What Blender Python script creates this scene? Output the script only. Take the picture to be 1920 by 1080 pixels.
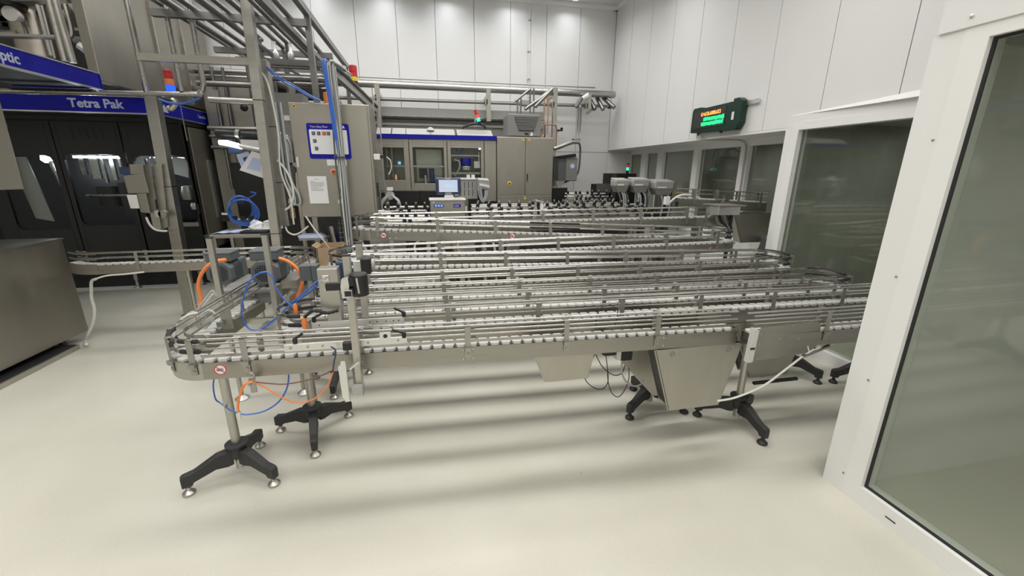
import bpy, bmesh, math, random
from mathutils import Vector, Matrix
random.seed(7)
sc = bpy.context.scene
COL = sc.collection
PI = math.pi
for o in list(bpy.data.objects): bpy.data.objects.remove(o)

# ------------------------------------------------------------------ camera, world, lamps, exposure
cd = bpy.data.cameras.new('camera'); cam = bpy.data.objects.new('camera', cd); COL.objects.link(cam)
cd.sensor_width = 36; cd.lens = 14.4375; cd.clip_start = .05; cd.clip_end = 60
cam.matrix_world = Matrix(((0.97965, 0.04982, -0.19442, 0), (-0.20063, 0.26878, -0.94207, 0), (0.00532, 0.96191, 0.27331, 1.8), (0, 0, 0, 1)))
sc.camera = cam
sc.view_settings.view_transform = 'Standard'; sc.view_settings.look = 'None'
sc.view_settings.gamma = 1; sc.view_settings.use_curve_mapping = False
sc.view_settings.exposure = -.1
w = bpy.data.worlds.new('world'); sc.world = w; w.use_nodes = True
w.node_tree.nodes['Background'].inputs[0].default_value = (.9, .95, 1, 1)
w.node_tree.nodes['Background'].inputs[1].default_value = .05

def area(loc, sx, sy, power, col=(1, .982, .948), spread=150):
    l = bpy.data.lights.new('ceiling_and_fill_light', 'AREA'); l.shape = 'RECTANGLE'; l.size = sx; l.size_y = sy
    l.energy = power; l.color = col; l.spread = math.radians(spread)
    o = bpy.data.objects.new('ceiling_and_fill_light', l); COL.objects.link(o); o.location = loc
    return o
LAMP_AND_WASH_ROWS = [(-2.5, 110), (.3, 118), (3.1, 140), (5.9, 125), (7.55, 62)]          # batten rows along X; the last is an added wash brightening the back wall
for y, e in LAMP_AND_WASH_ROWS: area((-.45, y, 4.74), 7.3, .55, e)
# unseen fill lights added to brighten the rooms behind the glass
area((3.2, -.6, 2.3), .3, 1.2, 11, (1, 1, .95), 180); area((5.0, 2.8, 2.25), .3, 1.2, 6, (1, 1, .95), 180); area((5.3, 6.2, 2.25), .3, 2.5, 8, (1, 1, .95), 180)
WALL_LAMPS = [(-1.65, 8.15), (-.55, 8.15), (.55, 8.15), (1.7, 8.15), (2.83, 8.15)]
for x, y in WALL_LAMPS: area((x, y, 4.76), .16, .16, 3, (.93, .96, 1), 160)

# ------------------------------------------------------------------ materials
def mat(name, col, rough=.5, metal=0, var=.08, scale=6, bump=0, stretch=(1, 1, 1), emit=None, es=1, rv=.1, spec=.5):
    m = bpy.data.materials.new(name); m.use_nodes = True
    nt = m.node_tree; b = nt.nodes['Principled BSDF']
    b.inputs['Roughness'].default_value = rough; b.inputs['Metallic'].default_value = metal
    b.inputs['Specular IOR Level'].default_value = spec
    c = (*col, 1)
    b.inputs['Base Color'].default_value = c
    if emit:
        b.inputs['Emission Color'].default_value = (*emit, 1); b.inputs['Emission Strength'].default_value = es
        return m
    tc = nt.nodes.new('ShaderNodeTexCoord'); mp = nt.nodes.new('ShaderNodeMapping'); mp.inputs['Scale'].default_value = stretch
    n = nt.nodes.new('ShaderNodeTexNoise'); n.inputs['Scale'].default_value = scale; n.inputs['Detail'].default_value = 5
    nt.links.new(tc.outputs['Object'], mp.inputs[0]); nt.links.new(mp.outputs[0], n.inputs['Vector'])
    if var:
        mx = nt.nodes.new('ShaderNodeMix'); mx.data_type = 'RGBA'
        mx.inputs[6].default_value = tuple(max(0, v * (1 - var)) for v in col) + (1,)
        mx.inputs[7].default_value = tuple(min(1, v * (1 + var)) for v in col) + (1,)
        nt.links.new(n.outputs['Fac'], mx.inputs[0]); nt.links.new(mx.outputs[2], b.inputs['Base Color'])
    if rv:
        mr = nt.nodes.new('ShaderNodeMapRange'); mr.inputs[3].default_value = max(.02, rough - rv); mr.inputs[4].default_value = min(1, rough + rv)
        nt.links.new(n.outputs['Fac'], mr.inputs[0]); nt.links.new(mr.outputs[0], b.inputs['Roughness'])
    if bump:
        bp = nt.nodes.new('ShaderNodeBump'); bp.inputs['Strength'].default_value = bump; bp.inputs['Distance'].default_value = .01
        nt.links.new(n.outputs['Fac'], bp.inputs['Height']); nt.links.new(bp.outputs[0], b.inputs['Normal'])
    return m
M = {}
M['steel'] = mat('brushed_stainless', (.5, .485, .445), .38, 1, .1, 5, .02, (1, 1, 6))
M['steel_h'] = mat('brushed_stainless_plate', (.37, .354, .318), .4, 1, .14, 4, .02, (.6, 3, 8))
M['steel_c'] = mat('light_brushed_plate', (.5, .48, .425), .5, 1, .12, 4, .02, (4, 3, .7))
M['bright'] = mat('polished_stainless_rod', (.5, .49, .465), .27, 1, .05, 8)
M['pipe'] = mat('dull_stainless_pipe', (.44, .43, .415), .34, 1, .1, 5)
M['cab'] = mat('grained_stainless_cabinet', (.4, .38, .335), .45, 1, .1, 3, .02, (3, 3, .6))
M['bracket'] = mat('grey_bracket_steel', (.42, .41, .38), .45, 1, .12, 20)
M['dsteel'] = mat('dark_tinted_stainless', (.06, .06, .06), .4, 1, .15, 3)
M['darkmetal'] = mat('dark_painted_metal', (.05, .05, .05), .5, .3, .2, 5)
M['black'] = mat('black_plastic', (.014, .014, .016), .45, 0, .2, 10)
M['cast'] = mat('black_cast_nylon', (.03, .03, .031), .55, 0, .3, 9, .05)
M['rubber'] = mat('black_rubber', (.02, .02, .022), .7, 0, .2, 10)
M['chain'] = mat('white_plastic_chain', (.58, .572, .55), .35, 0, .06, 12)
M['bed'] = mat('grey_chain_bed', (.07, .068, .062), .6, .2, .2, 9)
M['white'] = mat('white_painted_panel', (.8, .8, .785), .5, 0, .02, 2, 0, rv=.05)
M['wallw'] = mat('white_sandwich_panel', (.78, .78, .77), .42, 0, .025, 1.3, .01, (1, 1, .5), rv=.06)
M['frame'] = mat('white_window_profile', (.83, .83, .81), .4, 0, .02, 3, rv=.05)
M['grey'] = mat('grey_cast_motor', (.115, .13, .138), .5, .2, .1, 12, .03)
M['lgrey'] = mat('light_grey_plastic', (.38, .38, .36), .5, 0, .05, 8)
M['mgrey'] = mat('mid_grey_housing', (.22, .22, .21), .5, 0, .06, 8)
M['alu'] = mat('milled_aluminium', (.75, .75, .74), .42, 1, .05, 12)
M['blue'] = mat('deep_blue_enamel', (.006, .008, .3), .5, 0, .05, 3, spec=.25)
M['rack'] = mat('weathered_steel_pipe', (.27, .265, .26), .38, 1, .15, 5)
M['bluehose'] = mat('blue_air_hose', (.05, .15, .55), .35, 0, .08, 9)
M['orange'] = mat('orange_cable', (.85, .24, .06), .45, 0, .08, 9)
M['whitecable'] = mat('white_cable', (.72, .71, .66), .45, 0, .04, 9)
M['greycable'] = mat('grey_cable', (.42, .43, .44), .5, 0, .06, 9)
M['brown'] = mat('brown_cable', (.16, .06, .05), .5, 0, .1, 9)
M['copper'] = mat('copper_pipe', (.62, .36, .24), .4, 1, .1, 9)
M['card'] = mat('brown_cardboard', (.4, .28, .17), .8, 0, .1, 14)
M['paper'] = mat('white_paper', (.82, .82, .84), .7, 0, .02, 4)
M['bpaper'] = mat('bluish_paper', (.5, .58, .82), .7, 0, .05, 4)
M['ink'] = mat('grey_ink', (.2, .2, .22), .8, 0, 0, rv=0)
M['red'] = mat('red_lens', (.5, .03, .04), .3, 0, .05, 6)
M['yellow'] = mat('yellow_sign', (.75, .5, .05), .5, 0, .03, 6)
M['rim'] = mat('yellow_switch_plate', (.85, .6, .1), .5, 0, .03, 6)
M['sred'] = mat('red_sign_print', (.55, .06, .07), .5, 0, .03, 6)
M['label'] = mat('white_label', (.8, .78, .76), .5, 0, .02, 6)
M['letter'] = mat('pale_blue_grey_lettering', (.5, .53, .66), .5, 0, 0, rv=0)
M['navy'] = mat('navy_plastic', (.03, .055, .12), .4, 0, .05, 6)
M['dgreen'] = mat('dark_green_painted_case', (.004, .03, .02), .4, 0, .1, 6)
M['tank'] = mat('warm_stainless_tank', (.66, .6, .54), .3, 1, .05, 6)
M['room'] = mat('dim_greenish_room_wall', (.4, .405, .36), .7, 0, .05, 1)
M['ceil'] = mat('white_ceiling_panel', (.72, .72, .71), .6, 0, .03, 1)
M['e_screen'] = mat('lit_touch_screen', (.1, .1, .12), .3, emit=(.62, .68, .82), es=.85)
M['e_btn'] = mat('lit_pale_blue_button', (.1, .1, .12), .3, emit=(.45, .8, 1), es=.9)
M['e_blue'] = mat('lit_blue_beacon', (.02, .05, .3), .3, emit=(.01, .06, 1), es=2.5)
M['e_green'] = mat('lit_green_beacon', (.02, .3, .2), .3, emit=(.03, .85, .5), es=1.6)
M['e_red'] = mat('lit_red_beacon', (.4, .04, .03), .3, emit=(.9, .1, .04), es=.7)
M['e_orange'] = mat('lit_orange_letters', (.4, .1, .03), .3, emit=(1, .32, .06), es=3)
M['e_gled'] = mat('lit_green_letters', (.02, .4, .1), .3, emit=(.01, 1, .22), es=2)
M['e_white'] = mat('lit_white_lamp', (.8, .8, .8), .3, emit=(.9, .96, 1), es=5)
M['e_lamp'] = mat('lit_ceiling_lamp', (.8, .8, .8), .3, emit=(.95, .97, 1), es=6)
M['e_cyan'] = mat('lit_cyan_display', (.05, .2, .3), .3, emit=(.15, .6, .9), es=1.2)

def floor_mat():
    m = bpy.data.materials.new('beige_epoxy_floor'); m.use_nodes = True; nt = m.node_tree; b = nt.nodes['Principled BSDF']
    tc = nt.nodes.new('ShaderNodeTexCoord')
    def noise(s, d=6):
        n = nt.nodes.new('ShaderNodeTexNoise'); n.inputs['Scale'].default_value = s; n.inputs['Detail'].default_value = d
        nt.links.new(tc.outputs['Object'], n.inputs['Vector']); return n
    a, g = noise(.9), noise(160, 2)
    r = nt.nodes.new('ShaderNodeValToRGB'); r.color_ramp.elements[0].position = .3; r.color_ramp.elements[1].position = .72
    r.color_ramp.elements[0].color = (.53, .515, .44, 1); r.color_ramp.elements[1].color = (.63, .61, .535, 1)
    nt.links.new(a.outputs['Fac'], r.inputs[0])
    mx = nt.nodes.new('ShaderNodeMix'); mx.data_type = 'RGBA'; mx.blend_type = 'OVERLAY'; mx.inputs[0].default_value = .18
    nt.links.new(r.outputs[0], mx.inputs[6]); nt.links.new(g.outputs['Fac'], mx.inputs[7])
    v = nt.nodes.new('ShaderNodeTexVoronoi'); v.inputs['Scale'].default_value = 3.1; nt.links.new(tc.outputs['Object'], v.inputs['Vector'])
    sp = nt.nodes.new('ShaderNodeMapRange'); sp.inputs[1].default_value = .018; sp.inputs[2].default_value = .03; sp.inputs[3].default_value = .55; sp.inputs[4].default_value = 0
    nt.links.new(v.outputs['Distance'], sp.inputs[0])
    m2 = nt.nodes.new('ShaderNodeMix'); m2.data_type = 'RGBA'; m2.inputs[7].default_value = (.12, .12, .12, 1)
    nt.links.new(sp.outputs[0], m2.inputs[0]); nt.links.new(mx.outputs[2], m2.inputs[6]); nt.links.new(m2.outputs[2], b.inputs['Base Color'])
    mr = nt.nodes.new('ShaderNodeMapRange'); mr.inputs[3].default_value = .3; mr.inputs[4].default_value = .5
    nt.links.new(a.outputs['Fac'], mr.inputs[0]); nt.links.new(mr.outputs[0], b.inputs['Roughness'])
    bp = nt.nodes.new('ShaderNodeBump'); bp.inputs['Strength'].default_value = .06; bp.inputs['Distance'].default_value = .004
    nt.links.new(g.outputs['Fac'], bp.inputs['Height']); nt.links.new(bp.outputs[0], b.inputs['Normal'])
    return m
M['floor'] = floor_mat()
def glass_mat(name, tint, refl):
    m = bpy.data.materials.new(name); m.use_nodes = True; nt = m.node_tree
    for n in list(nt.nodes): nt.nodes.remove(n)
    out = nt.nodes.new('ShaderNodeOutputMaterial'); t = nt.nodes.new('ShaderNodeBsdfTransparent'); t.inputs[0].default_value = (*tint, 1)
    g = nt.nodes.new('ShaderNodeBsdfGlossy'); g.inputs['Roughness'].default_value = .03
    nz = nt.nodes.new('ShaderNodeTexNoise'); nz.inputs['Scale'].default_value = 2.5
    mr = nt.nodes.new('ShaderNodeMapRange'); mr.inputs[3].default_value = .015; mr.inputs[4].default_value = .06
    nt.links.new(nz.outputs['Fac'], mr.inputs[0]); nt.links.new(mr.outputs[0], g.inputs['Roughness'])
    f0 = ((refl - 1) / (refl + 1)) ** 2          # Schlick reflectance that is the same from both sides of the pane
    lw = nt.nodes.new('ShaderNodeLayerWeight'); lw.inputs[0].default_value = .5
    pw = nt.nodes.new('ShaderNodeMath'); pw.operation = 'POWER'; pw.inputs[1].default_value = 5; nt.links.new(lw.outputs['Facing'], pw.inputs[0])
    f = nt.nodes.new('ShaderNodeMath'); f.operation = 'MULTIPLY_ADD'; f.inputs[1].default_value = 1 - f0; f.inputs[2].default_value = f0; nt.links.new(pw.outputs[0], f.inputs[0])
    mx = nt.nodes.new('ShaderNodeMixShader')
    nt.links.new(f.outputs[0], mx.inputs[0]); nt.links.new(t.outputs[0], mx.inputs[1]); nt.links.new(g.outputs[0], mx.inputs[2]); nt.links.new(mx.outputs[0], out.inputs[0])
    return m
M['glass'] = glass_mat('greenish_window_glass', (.86, .885, .85), 1.75)
M['smoke'] = glass_mat('clear_guard_glass', (.9, .92, .91), 1.22)

# ------------------------------------------------------------------ mesh helpers
class MB:
    def __init__(s): s.v = []; s.f = []
    def add(s, vs, fs):
        k = len(s.v); s.v += [tuple(v) for v in vs]; s.f += [tuple(i + k for i in f) for f in fs]; return s
    def box(s, x0, x1, y0, y1, z0, z1, c=0):
        if x0 > x1: x0, x1 = x1, x0
        if y0 > y1: y0, y1 = y1, y0
        if z0 > z1: z0, z1 = z1, z0
        if c:   # chamfered vertical edges
            p = [(x0 + c, y0), (x1 - c, y0), (x1, y0 + c), (x1, y1 - c), (x1 - c, y1), (x0 + c, y1), (x0, y1 - c), (x0, y0 + c)]
            return s.prism(p, z0, z1)
        return s.add([(x0, y0, z0), (x1, y0, z0), (x1, y1, z0), (x0, y1, z0), (x0, y0, z1), (x1, y0, z1), (x1, y1, z1), (x0, y1, z1)],
                     [(0, 3, 2, 1), (4, 5, 6, 7), (0, 1, 5, 4), (1, 2, 6, 5), (2, 3, 7, 6), (3, 0, 4, 7)])
    def prism(s, poly, a, b, axis='z'):
        n = len(poly)
        ax = {'z': lambda p, t: (p[0], p[1], t), 'y': lambda p, t: (p[0], t, p[1]), 'x': lambda p, t: (t, p[0], p[1])}[axis]
        vs = [ax(p, a) for p in poly] + [ax(p, b) for p in poly]
        fs = [tuple(range(n))[::-1], tuple(range(n, 2 * n))] + [(i, (i + 1) % n, n + (i + 1) % n, n + i) for i in range(n)]
        if axis == 'y': fs = [f[::-1] for f in fs]
        return s.add(vs, fs)
    def hull8(s, a, b):   # two quads (4 pts each) joined
        return s.add(list(a) + list(b), [(0, 3, 2, 1), (4, 5, 6, 7), (0, 1, 5, 4), (1, 2, 6, 5), (2, 3, 7, 6), (3, 0, 4, 7)])
    def tube(s, pts, r, n=8, cap=True):
        pts = [Vector(p) for p in pts]; m = len(pts); k = len(s.v); vs = []
        t0 = (pts[1] - pts[0]).normalized()
        u = t0.orthogonal().normalized() if abs(t0.z) > .9 else Vector((0, 0, 1)).cross(t0).normalized()
        for i, p in enumerate(pts):
            t = (pts[min(i + 1, m - 1)] - pts[max(i - 1, 0)]).normalized()
            u = (u - t * u.dot(t)).normalized(); w_ = t.cross(u)
            rr = r[i] if isinstance(r, (list, tuple)) else r
            vs += [p + (u * math.cos(2 * PI * j / n) + w_ * math.sin(2 * PI * j / n)) * rr for j in range(n)]
        fs = [(i * n + j, i * n + (j + 1) % n, (i + 1) * n + (j + 1) % n, (i + 1) * n + j) for i in range(m - 1) for j in range(n)]
        if cap: fs += [tuple(range(n))[::-1], tuple(range((m - 1) * n, m * n))]
        return s.add(vs, fs)
    def bar(s, a, b, wx, wz, up=(0, 0, 1)):   # rectangular bar between two points
        a, b = Vector(a), Vector(b); t = (b - a).normalized(); up = Vector(up)
        if abs(t.dot(up)) > .95: up = Vector((0, 1, 0))
        sd = t.cross(up).normalized() * wx / 2; uu = sd.cross(t).normalized() * wz / 2
        q = lambda c: [c - sd - uu, c + sd - uu, c + sd + uu, c - sd + uu]
        return s.hull8(q(a), q(b))
    def sweep(s, path, d0, d1, z0, z1):   # rectangular profile along a centreline: side offset d0..d1, height z0..z1
        k = []
        for i, p in enumerate(path):
            a = Vector(path[max(i - 1, 0)]); b = Vector(path[min(i + 1, len(path) - 1)]); t = (b - a); t.z = 0; t.normalize()
            nn = Vector((t.y, -t.x, 0)); p = Vector(p)
            k += [p + nn * d0 + Vector((0, 0, z0)), p + nn * d1 + Vector((0, 0, z0)), p + nn * d1 + Vector((0, 0, z1)), p + nn * d0 + Vector((0, 0, z1))]
        m = len(path); fs = [(i * 4 + j, (i + 1) * 4 + j, (i + 1) * 4 + (j + 1) % 4, i * 4 + (j + 1) % 4) for i in range(m - 1) for j in range(4)]
        fs += [(0, 1, 2, 3), tuple((m - 1) * 4 + j for j in (3, 2, 1, 0))]
        return s.add(k, fs)
    def lathe(s, prof, c=(0, 0, 0), n=16, axis='z'):
        vs = []; m = len(prof)
        for r, h in prof:
            for j in range(n):
                a = 2 * PI * j / n; x, y = r * math.cos(a), r * math.sin(a)
                p = {'z': (x, y, h), 'y': (x, h, y), 'x': (h, x, y)}[axis]
                vs.append((c[0] + p[0], c[1] + p[1], c[2] + p[2]))
        fs = [(i * n + j, i * n + (j + 1) % n, (i + 1) * n + (j + 1) % n, (i + 1) * n + j) for i in range(m - 1) for j in range(n)]
        fs += [tuple(range(n))[::-1], tuple(range((m - 1) * n, m * n))]
        return s.add(vs, fs)
def offpath(path, d, dz=0):
    out = []
    for i, p in enumerate(path):
        a = Vector(path[max(i - 1, 0)]); b = Vector(path[min(i + 1, len(path) - 1)]); t = (b - a); t.z = 0; t.normalize()
        out.append(Vector(p) + Vector((t.y, -t.x, 0)) * d + Vector((0, 0, dz)))
    return out
def smooth_path(pts, k=6):
    P = [Vector(p) for p in pts]; P = [P[0] * 2 - P[1]] + P + [P[-1] * 2 - P[-2]]; out = []
    for i in range(1, len(P) - 2):
        for j in range(k):
            t = j / k; a, b, c, d = P[i - 1], P[i], P[i + 1], P[i + 2]
            out.append(.5 * ((2 * b) + (c - a) * t + (2 * a - 5 * b + 4 * c - d) * t * t + (3 * b - a - 3 * c + d) * t ** 3))
    out.append(P[-2]); return out
def fix(me, sm):
    bm = bmesh.new(); bm.from_mesh(me); bmesh.ops.recalc_face_normals(bm, faces=bm.faces); bm.to_mesh(me); bm.free()
    if sm:
        for p in me.polygons: p.use_smooth = True
        me.set_sharp_from_angle(angle=.7)
ROOT = {}
def origin(o): return ROOT.get(o.name, Vector((0, 0, 0))) if o else Vector((0, 0, 0))
def thing(name, label, cat, loc, group=None):
    o = bpy.data.objects.new(name, None); COL.objects.link(o); o.location = loc; o.empty_display_size = .1
    o['label'] = label; o['category'] = cat
    if group: o['group'] = group
    ROOT[o.name] = Vector(loc); return o
def part(name, mb, m, parent=None, label=None, sm=True, bevel=0):
    if not isinstance(mb, MB): me = mb
    else:
        off = origin(parent)
        me = bpy.data.meshes.new(name); me.from_pydata([Vector(v) - off for v in mb.v], [], mb.f); fix(me, sm)
        me.materials.append(M[m] if isinstance(m, str) else m)
    o = bpy.data.objects.new(name, me); COL.objects.link(o)
    if parent: o.parent = parent; ROOT[o.name] = origin(parent)
    if label: o['label'] = label
    if bevel:
        b = o.modifiers.new('bevel', 'BEVEL'); b.width = bevel; b.segments = 2; b.limit_method = 'ANGLE'
    return o
def inst(o_src, loc, rz=0, parent=None, name=None):   # a copy sharing mesh data, given in world coordinates
    c = o_src.copy(); COL.objects.link(c); c.parent = parent
    c.location = Vector(loc) - origin(parent); c.rotation_euler = (0, 0, rz); ROOT[c.name] = origin(parent)
    return c
def mesh_of(name, mb, m, sm=True):
    me = bpy.data.meshes.new(name); me.from_pydata([Vector(v) for v in mb.v], [], mb.f); fix(me, sm); me.materials.append(M[m]); return me
def put(name, me, loc, parent, rz=0):
    o = bpy.data.objects.new(name, me); COL.objects.link(o); o.parent = parent; o.location = Vector(loc) - origin(parent); o.rotation_euler = (0, 0, rz)
    ROOT[o.name] = origin(parent); return o
def single(name, mb, m, label, cat, group=None, loc=None, sm=True, bevel=0):
    if loc is None:
        xs = [v[0] for v in mb.v]; ys = [v[1] for v in mb.v]; zs = [v[2] for v in mb.v]
        loc = ((min(xs) + max(xs)) / 2, (min(ys) + max(ys)) / 2, min(zs))
    loc = Vector(loc); mb.v = [tuple(Vector(v) - loc) for v in mb.v]
    o = part(name, mb, m, None, None, sm, bevel); o.location = loc; o['label'] = label; o['category'] = cat
    if group: o['group'] = group
    ROOT[o.name] = loc
    return o
def struct(name, mb, m, parent=None, sm=False):
    o = part(name, mb, m, parent, None, sm)
    if not parent: o['kind'] = 'structure'
    return o
def text(name, s, size, loc, rot, m, parent, depth=.002, align='LEFT', squash=1, bold=0):
    c = bpy.data.curves.new(name, 'FONT'); c.body = s; c.offset = bold; c.size = size; c.extrude = depth; c.align_x = align; c.resolution_u = 3
    t = bpy.data.objects.new(name + '_tmp', c); COL.objects.link(t)
    me = bpy.data.meshes.new_from_object(t); bpy.data.objects.remove(t)
    me.materials.clear(); me.materials.append(M[m])
    R_ = Matrix.Translation(Vector(loc) - origin(parent)) @ rot.to_4x4() @ Matrix.Scale(squash, 4, (1, 0, 0))
    me.transform(R_)
    o = bpy.data.objects.new(name, me); COL.objects.link(o); o.parent = parent; ROOT[o.name] = origin(parent); return o
FACE_Y = Matrix(((1, 0, 0), (0, 0, -1), (0, 1, 0)))     # text that faces -Y
FACE_X = Matrix(((0, 0, 1), (1, 0, 0), (0, 1, 0)))      # faces +X, runs along +Y
FACE_MX = Matrix(((0, 0, -1), (-1, 0, 0), (0, 1, 0)))   # faces -X, runs along -Y
def hose(name, pts, r, m, label, cat='hose', k=6, group=None):
    return single(name, MB().tube(smooth_path(pts, k), r, 8), m, label, cat, group, loc=pts[0])

# ------------------------------------------------------------------ the room
YB = 8.51; CZ = 4.86
struct('floor', MB().box(-7.2, 6.2, -4.2, YB + .3, -.12, 0), 'floor')
struct('ceiling', MB().box(-7.2, 6.2, -4.2, YB + .3, CZ, CZ + .1), 'ceil')
wb = struct('wall_back', MB().box(-7.2, 6.2, YB + .03, YB + .2, 0, CZ), 'wallw')
x = -1.06 - .69 * 8
xs_ = [-1.06 - .69 * k for k in range(8, 0, -1)] + [-1.06, -.36, .32, 1.02, 1.7, 2.4, 3.07, 3.8]
pz = [(0, 2.185), (2.195, CZ)]
for i in range(len(xs_) - 1):
    for z0, z1 in pz:
        part('panel', MB().box(xs_[i] + .004, xs_[i + 1] - .004, YB, YB + .035, z0, z1), 'wallw', wb, sm=False)
part('panel', MB().box(3.8, 4.4, YB, YB + .035, 0, 2.185), 'wallw', wb, sm=False)
part('panel', MB().box(3.804, 4.4, YB, YB + .035, 2.195, 2.515), 'wallw', wb, sm=False)
wl = struct('wall_left', MB().box(-7.25, -7.15, -4.2, YB + .1, 0, CZ), 'wallw')
struct('wall_front', MB().box(-7.2, 6.2, -4.25, -4.15, 0, CZ), 'wallw')
struct('trim_1', MB().box(-7.15, 3.8, YB - .05, YB, CZ - .075, CZ - .001), 'frame')
# right wall: overhanging upper panels, recessed strip of windows below
wr = struct('wall_right', MB().box(3.835, 3.98, 1.6, YB + .02, 2.26, CZ), 'wallw')
ys_ = [1.6, 2.23, 2.93, 3.63, 4.33, 5.02, 5.71, 6.4, 7.1, 7.8, YB - .004]
for i in range(len(ys_) - 1):
    part('panel', MB().box(3.8, 3.838, ys_[i] + .004, ys_[i + 1] - .004, 2.26, CZ), 'wallw', wr, sm=False)
struct('trim_2', MB().box(3.75, 3.8, 1.7, YB, CZ - .075, CZ - .001), 'frame')
struct('trim_3', MB().box(3.8, 4.42, 3.98, YB, 2.235, 2.262), 'white')      # soffit
struct('trim_4', MB().box(4.3, 4.45, 3.98, YB, 0, .95), 'white')             # low wall under the recessed windows
struct('trim_5', MB().box(4.3, 4.42, 3.98, YB, 2.2, 2.237), 'frame')
mull = [(8.0, 8.5), (7.38, 7.81), (6.29, 7.2), (5.23, 6.16), (4.02, 5.08)]
edge = [8.51, 7.9, 7.29, 6.22, 5.155, 3.98]
for i, (a, b) in enumerate(mull):
    wn = struct('window_%d' % (i + 1), MB().box(4.36, 4.4, a, b, .95, 2.2), 'glass')
    hi, lo = edge[i], edge[i + 1]
    fr = MB().box(4.3, 4.42, b, hi, .95, 2.2).box(4.3, 4.42, lo, a, .95, 2.2).box(4.3, 4.42, a, b, .95, 1.0).box(4.3, 4.42, a, b, 2.15, 2.2)
    part('window_frame', fr, 'frame', wn, sm=False)
# full-height glazed wall where the overhang ends
w6 = struct('window_6', MB().box(3.84, 3.87, 1.72, 3.82, .1, 2.23), 'glass')
part('window_frame', MB().box(3.785, 3.9, 3.82, 3.9, 0, 2.3).box(3.785, 3.9, 1.7, 3.82, 2.225, 2.3).box(3.785, 3.9, 1.7, 3.82, 0, .1), 'frame', w6, sm=False)
struct('trim_6', MB().box(3.79, 3.98, 3.9, 3.985, 0, 2.37), 'white')
struct('trim_7', MB().box(3.79, 3.98, 1.7, 3.9, 2.3, 2.37), 'white')
struct('trim_8', MB().hull8([(3.802, 3.95, 2.37), (3.802, 1.7, 2.37), (3.802, 1.7, 2.372), (3.802, 3.95, 2.372)],
                            [(3.798, 3.95, 2.372), (3.7, 1.7, 2.372), (3.8, 1.7, 2.475), (3.8, 3.95, 2.374)]), 'white')
# glazed wall close to the camera on the right
struct('trim_9', MB().box(2.305, 2.42, 1.565, 1.685, 0, 2.4).box(2.42, 3.8, 1.6, 1.685, 0, 2.4), 'white')
wq = struct('wall_partition', MB().box(2.295, 2.42, -4.1, 1.665, 2.4, CZ).box(2.42, 3.8, 1.58, 1.665, 2.4, CZ), 'wallw')
for yy in (1.55, .95, .35): part('screw', MB().lathe([(.008, 0), (.008, -.004), (.003, -.006)], (2.295, yy, 2.44), 8, 'x'), 'alu', wq)
w7 = struct('window_7', MB().box(2.335, 2.36, -.9, 1.475, .11, 2.345), 'glass')
f7 = MB().box(2.303, 2.4, 1.475, 1.565, 0, 2.4).box(2.303, 2.4, -.9, 1.475, 2.345, 2.4).box(2.303, 2.4, -.9, 1.475, 0, .11).box(2.303, 2.4, -1.0, -.9, 0, 2.4)
part('window_frame', f7, 'frame', w7, sm=False)
part('gasket', MB().box(2.327, 2.337, 1.463, 1.475, .11, 2.345).box(2.327, 2.337, -.9, 1.463, .11, .122).box(2.327, 2.337, -.9, 1.463, 2.333, 2.345), 'rubber', w7, sm=False)
part('drain_slot', MB().box(2.3015, 2.304, 1.28, 1.33, .048, .055), 'black', w7, sm=False)
for zz in (.12, .72, 1.3, 1.95): part('screw', MB().lathe([(.006, 0), (.006, -.003), (.002, -.005)], (2.305, 1.578, zz), 8, 'x'), 'bracket', w7)
struct('wall_closure', MB().box(2.305, 2.42, -4.15, -1.0, 0, 2.4), 'white')
# rooms behind the glass
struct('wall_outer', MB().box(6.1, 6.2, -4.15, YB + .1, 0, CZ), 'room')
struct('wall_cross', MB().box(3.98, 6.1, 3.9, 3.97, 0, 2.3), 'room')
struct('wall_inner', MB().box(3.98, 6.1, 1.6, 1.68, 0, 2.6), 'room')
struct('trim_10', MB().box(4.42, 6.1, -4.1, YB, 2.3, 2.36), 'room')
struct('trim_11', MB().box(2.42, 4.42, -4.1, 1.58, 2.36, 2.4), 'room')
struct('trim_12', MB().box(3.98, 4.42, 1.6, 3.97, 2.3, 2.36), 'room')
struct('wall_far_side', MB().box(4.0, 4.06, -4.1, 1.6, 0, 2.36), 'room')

# ceiling lamp whose end shows at the top of the picture, and its neighbours along the wall
for i, (lx, ly) in enumerate(WALL_LAMPS):
    t = thing('ceiling_lamp', ['round ceiling lamp above the left end of the pipes', 'round ceiling lamp second from the left along the back wall', 'round ceiling lamp third from the left along the back wall',
              'round ceiling lamp fourth from the left along the back wall', 'bright round ceiling lamp near the right corner of the back wall'][i], 'lamp', (lx, ly, CZ - .06), 'ceiling lamps along the back wall')
    part('housing', MB().lathe([(.1, CZ), (.11, CZ - .03), (.1, CZ - .05), (.085, CZ - .05)], (lx, ly, 0), 20), 'frame', t)
    part('diffuser', MB().lathe([(.084, CZ - .049), (.07, CZ - .062), (.02, CZ - .068)], (lx, ly, 0), 20), 'e_lamp', t)
# conduit on the back wall
t = thing('cable_conduit', 'thin white conduit running down the back wall', 'conduit', (2.06, YB - .02, 3.2))
part('pipe', MB().tube([(2.06, YB - .02, 3.2), (2.06, YB - .02, CZ - .08)], .014, 8), 'label', t)
for zz in (3.5, 3.98, 4.5): part('clip', MB().box(2.035, 2.085, YB - .04, YB - .001, zz, zz + .02), 'bracket', t)

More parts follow.
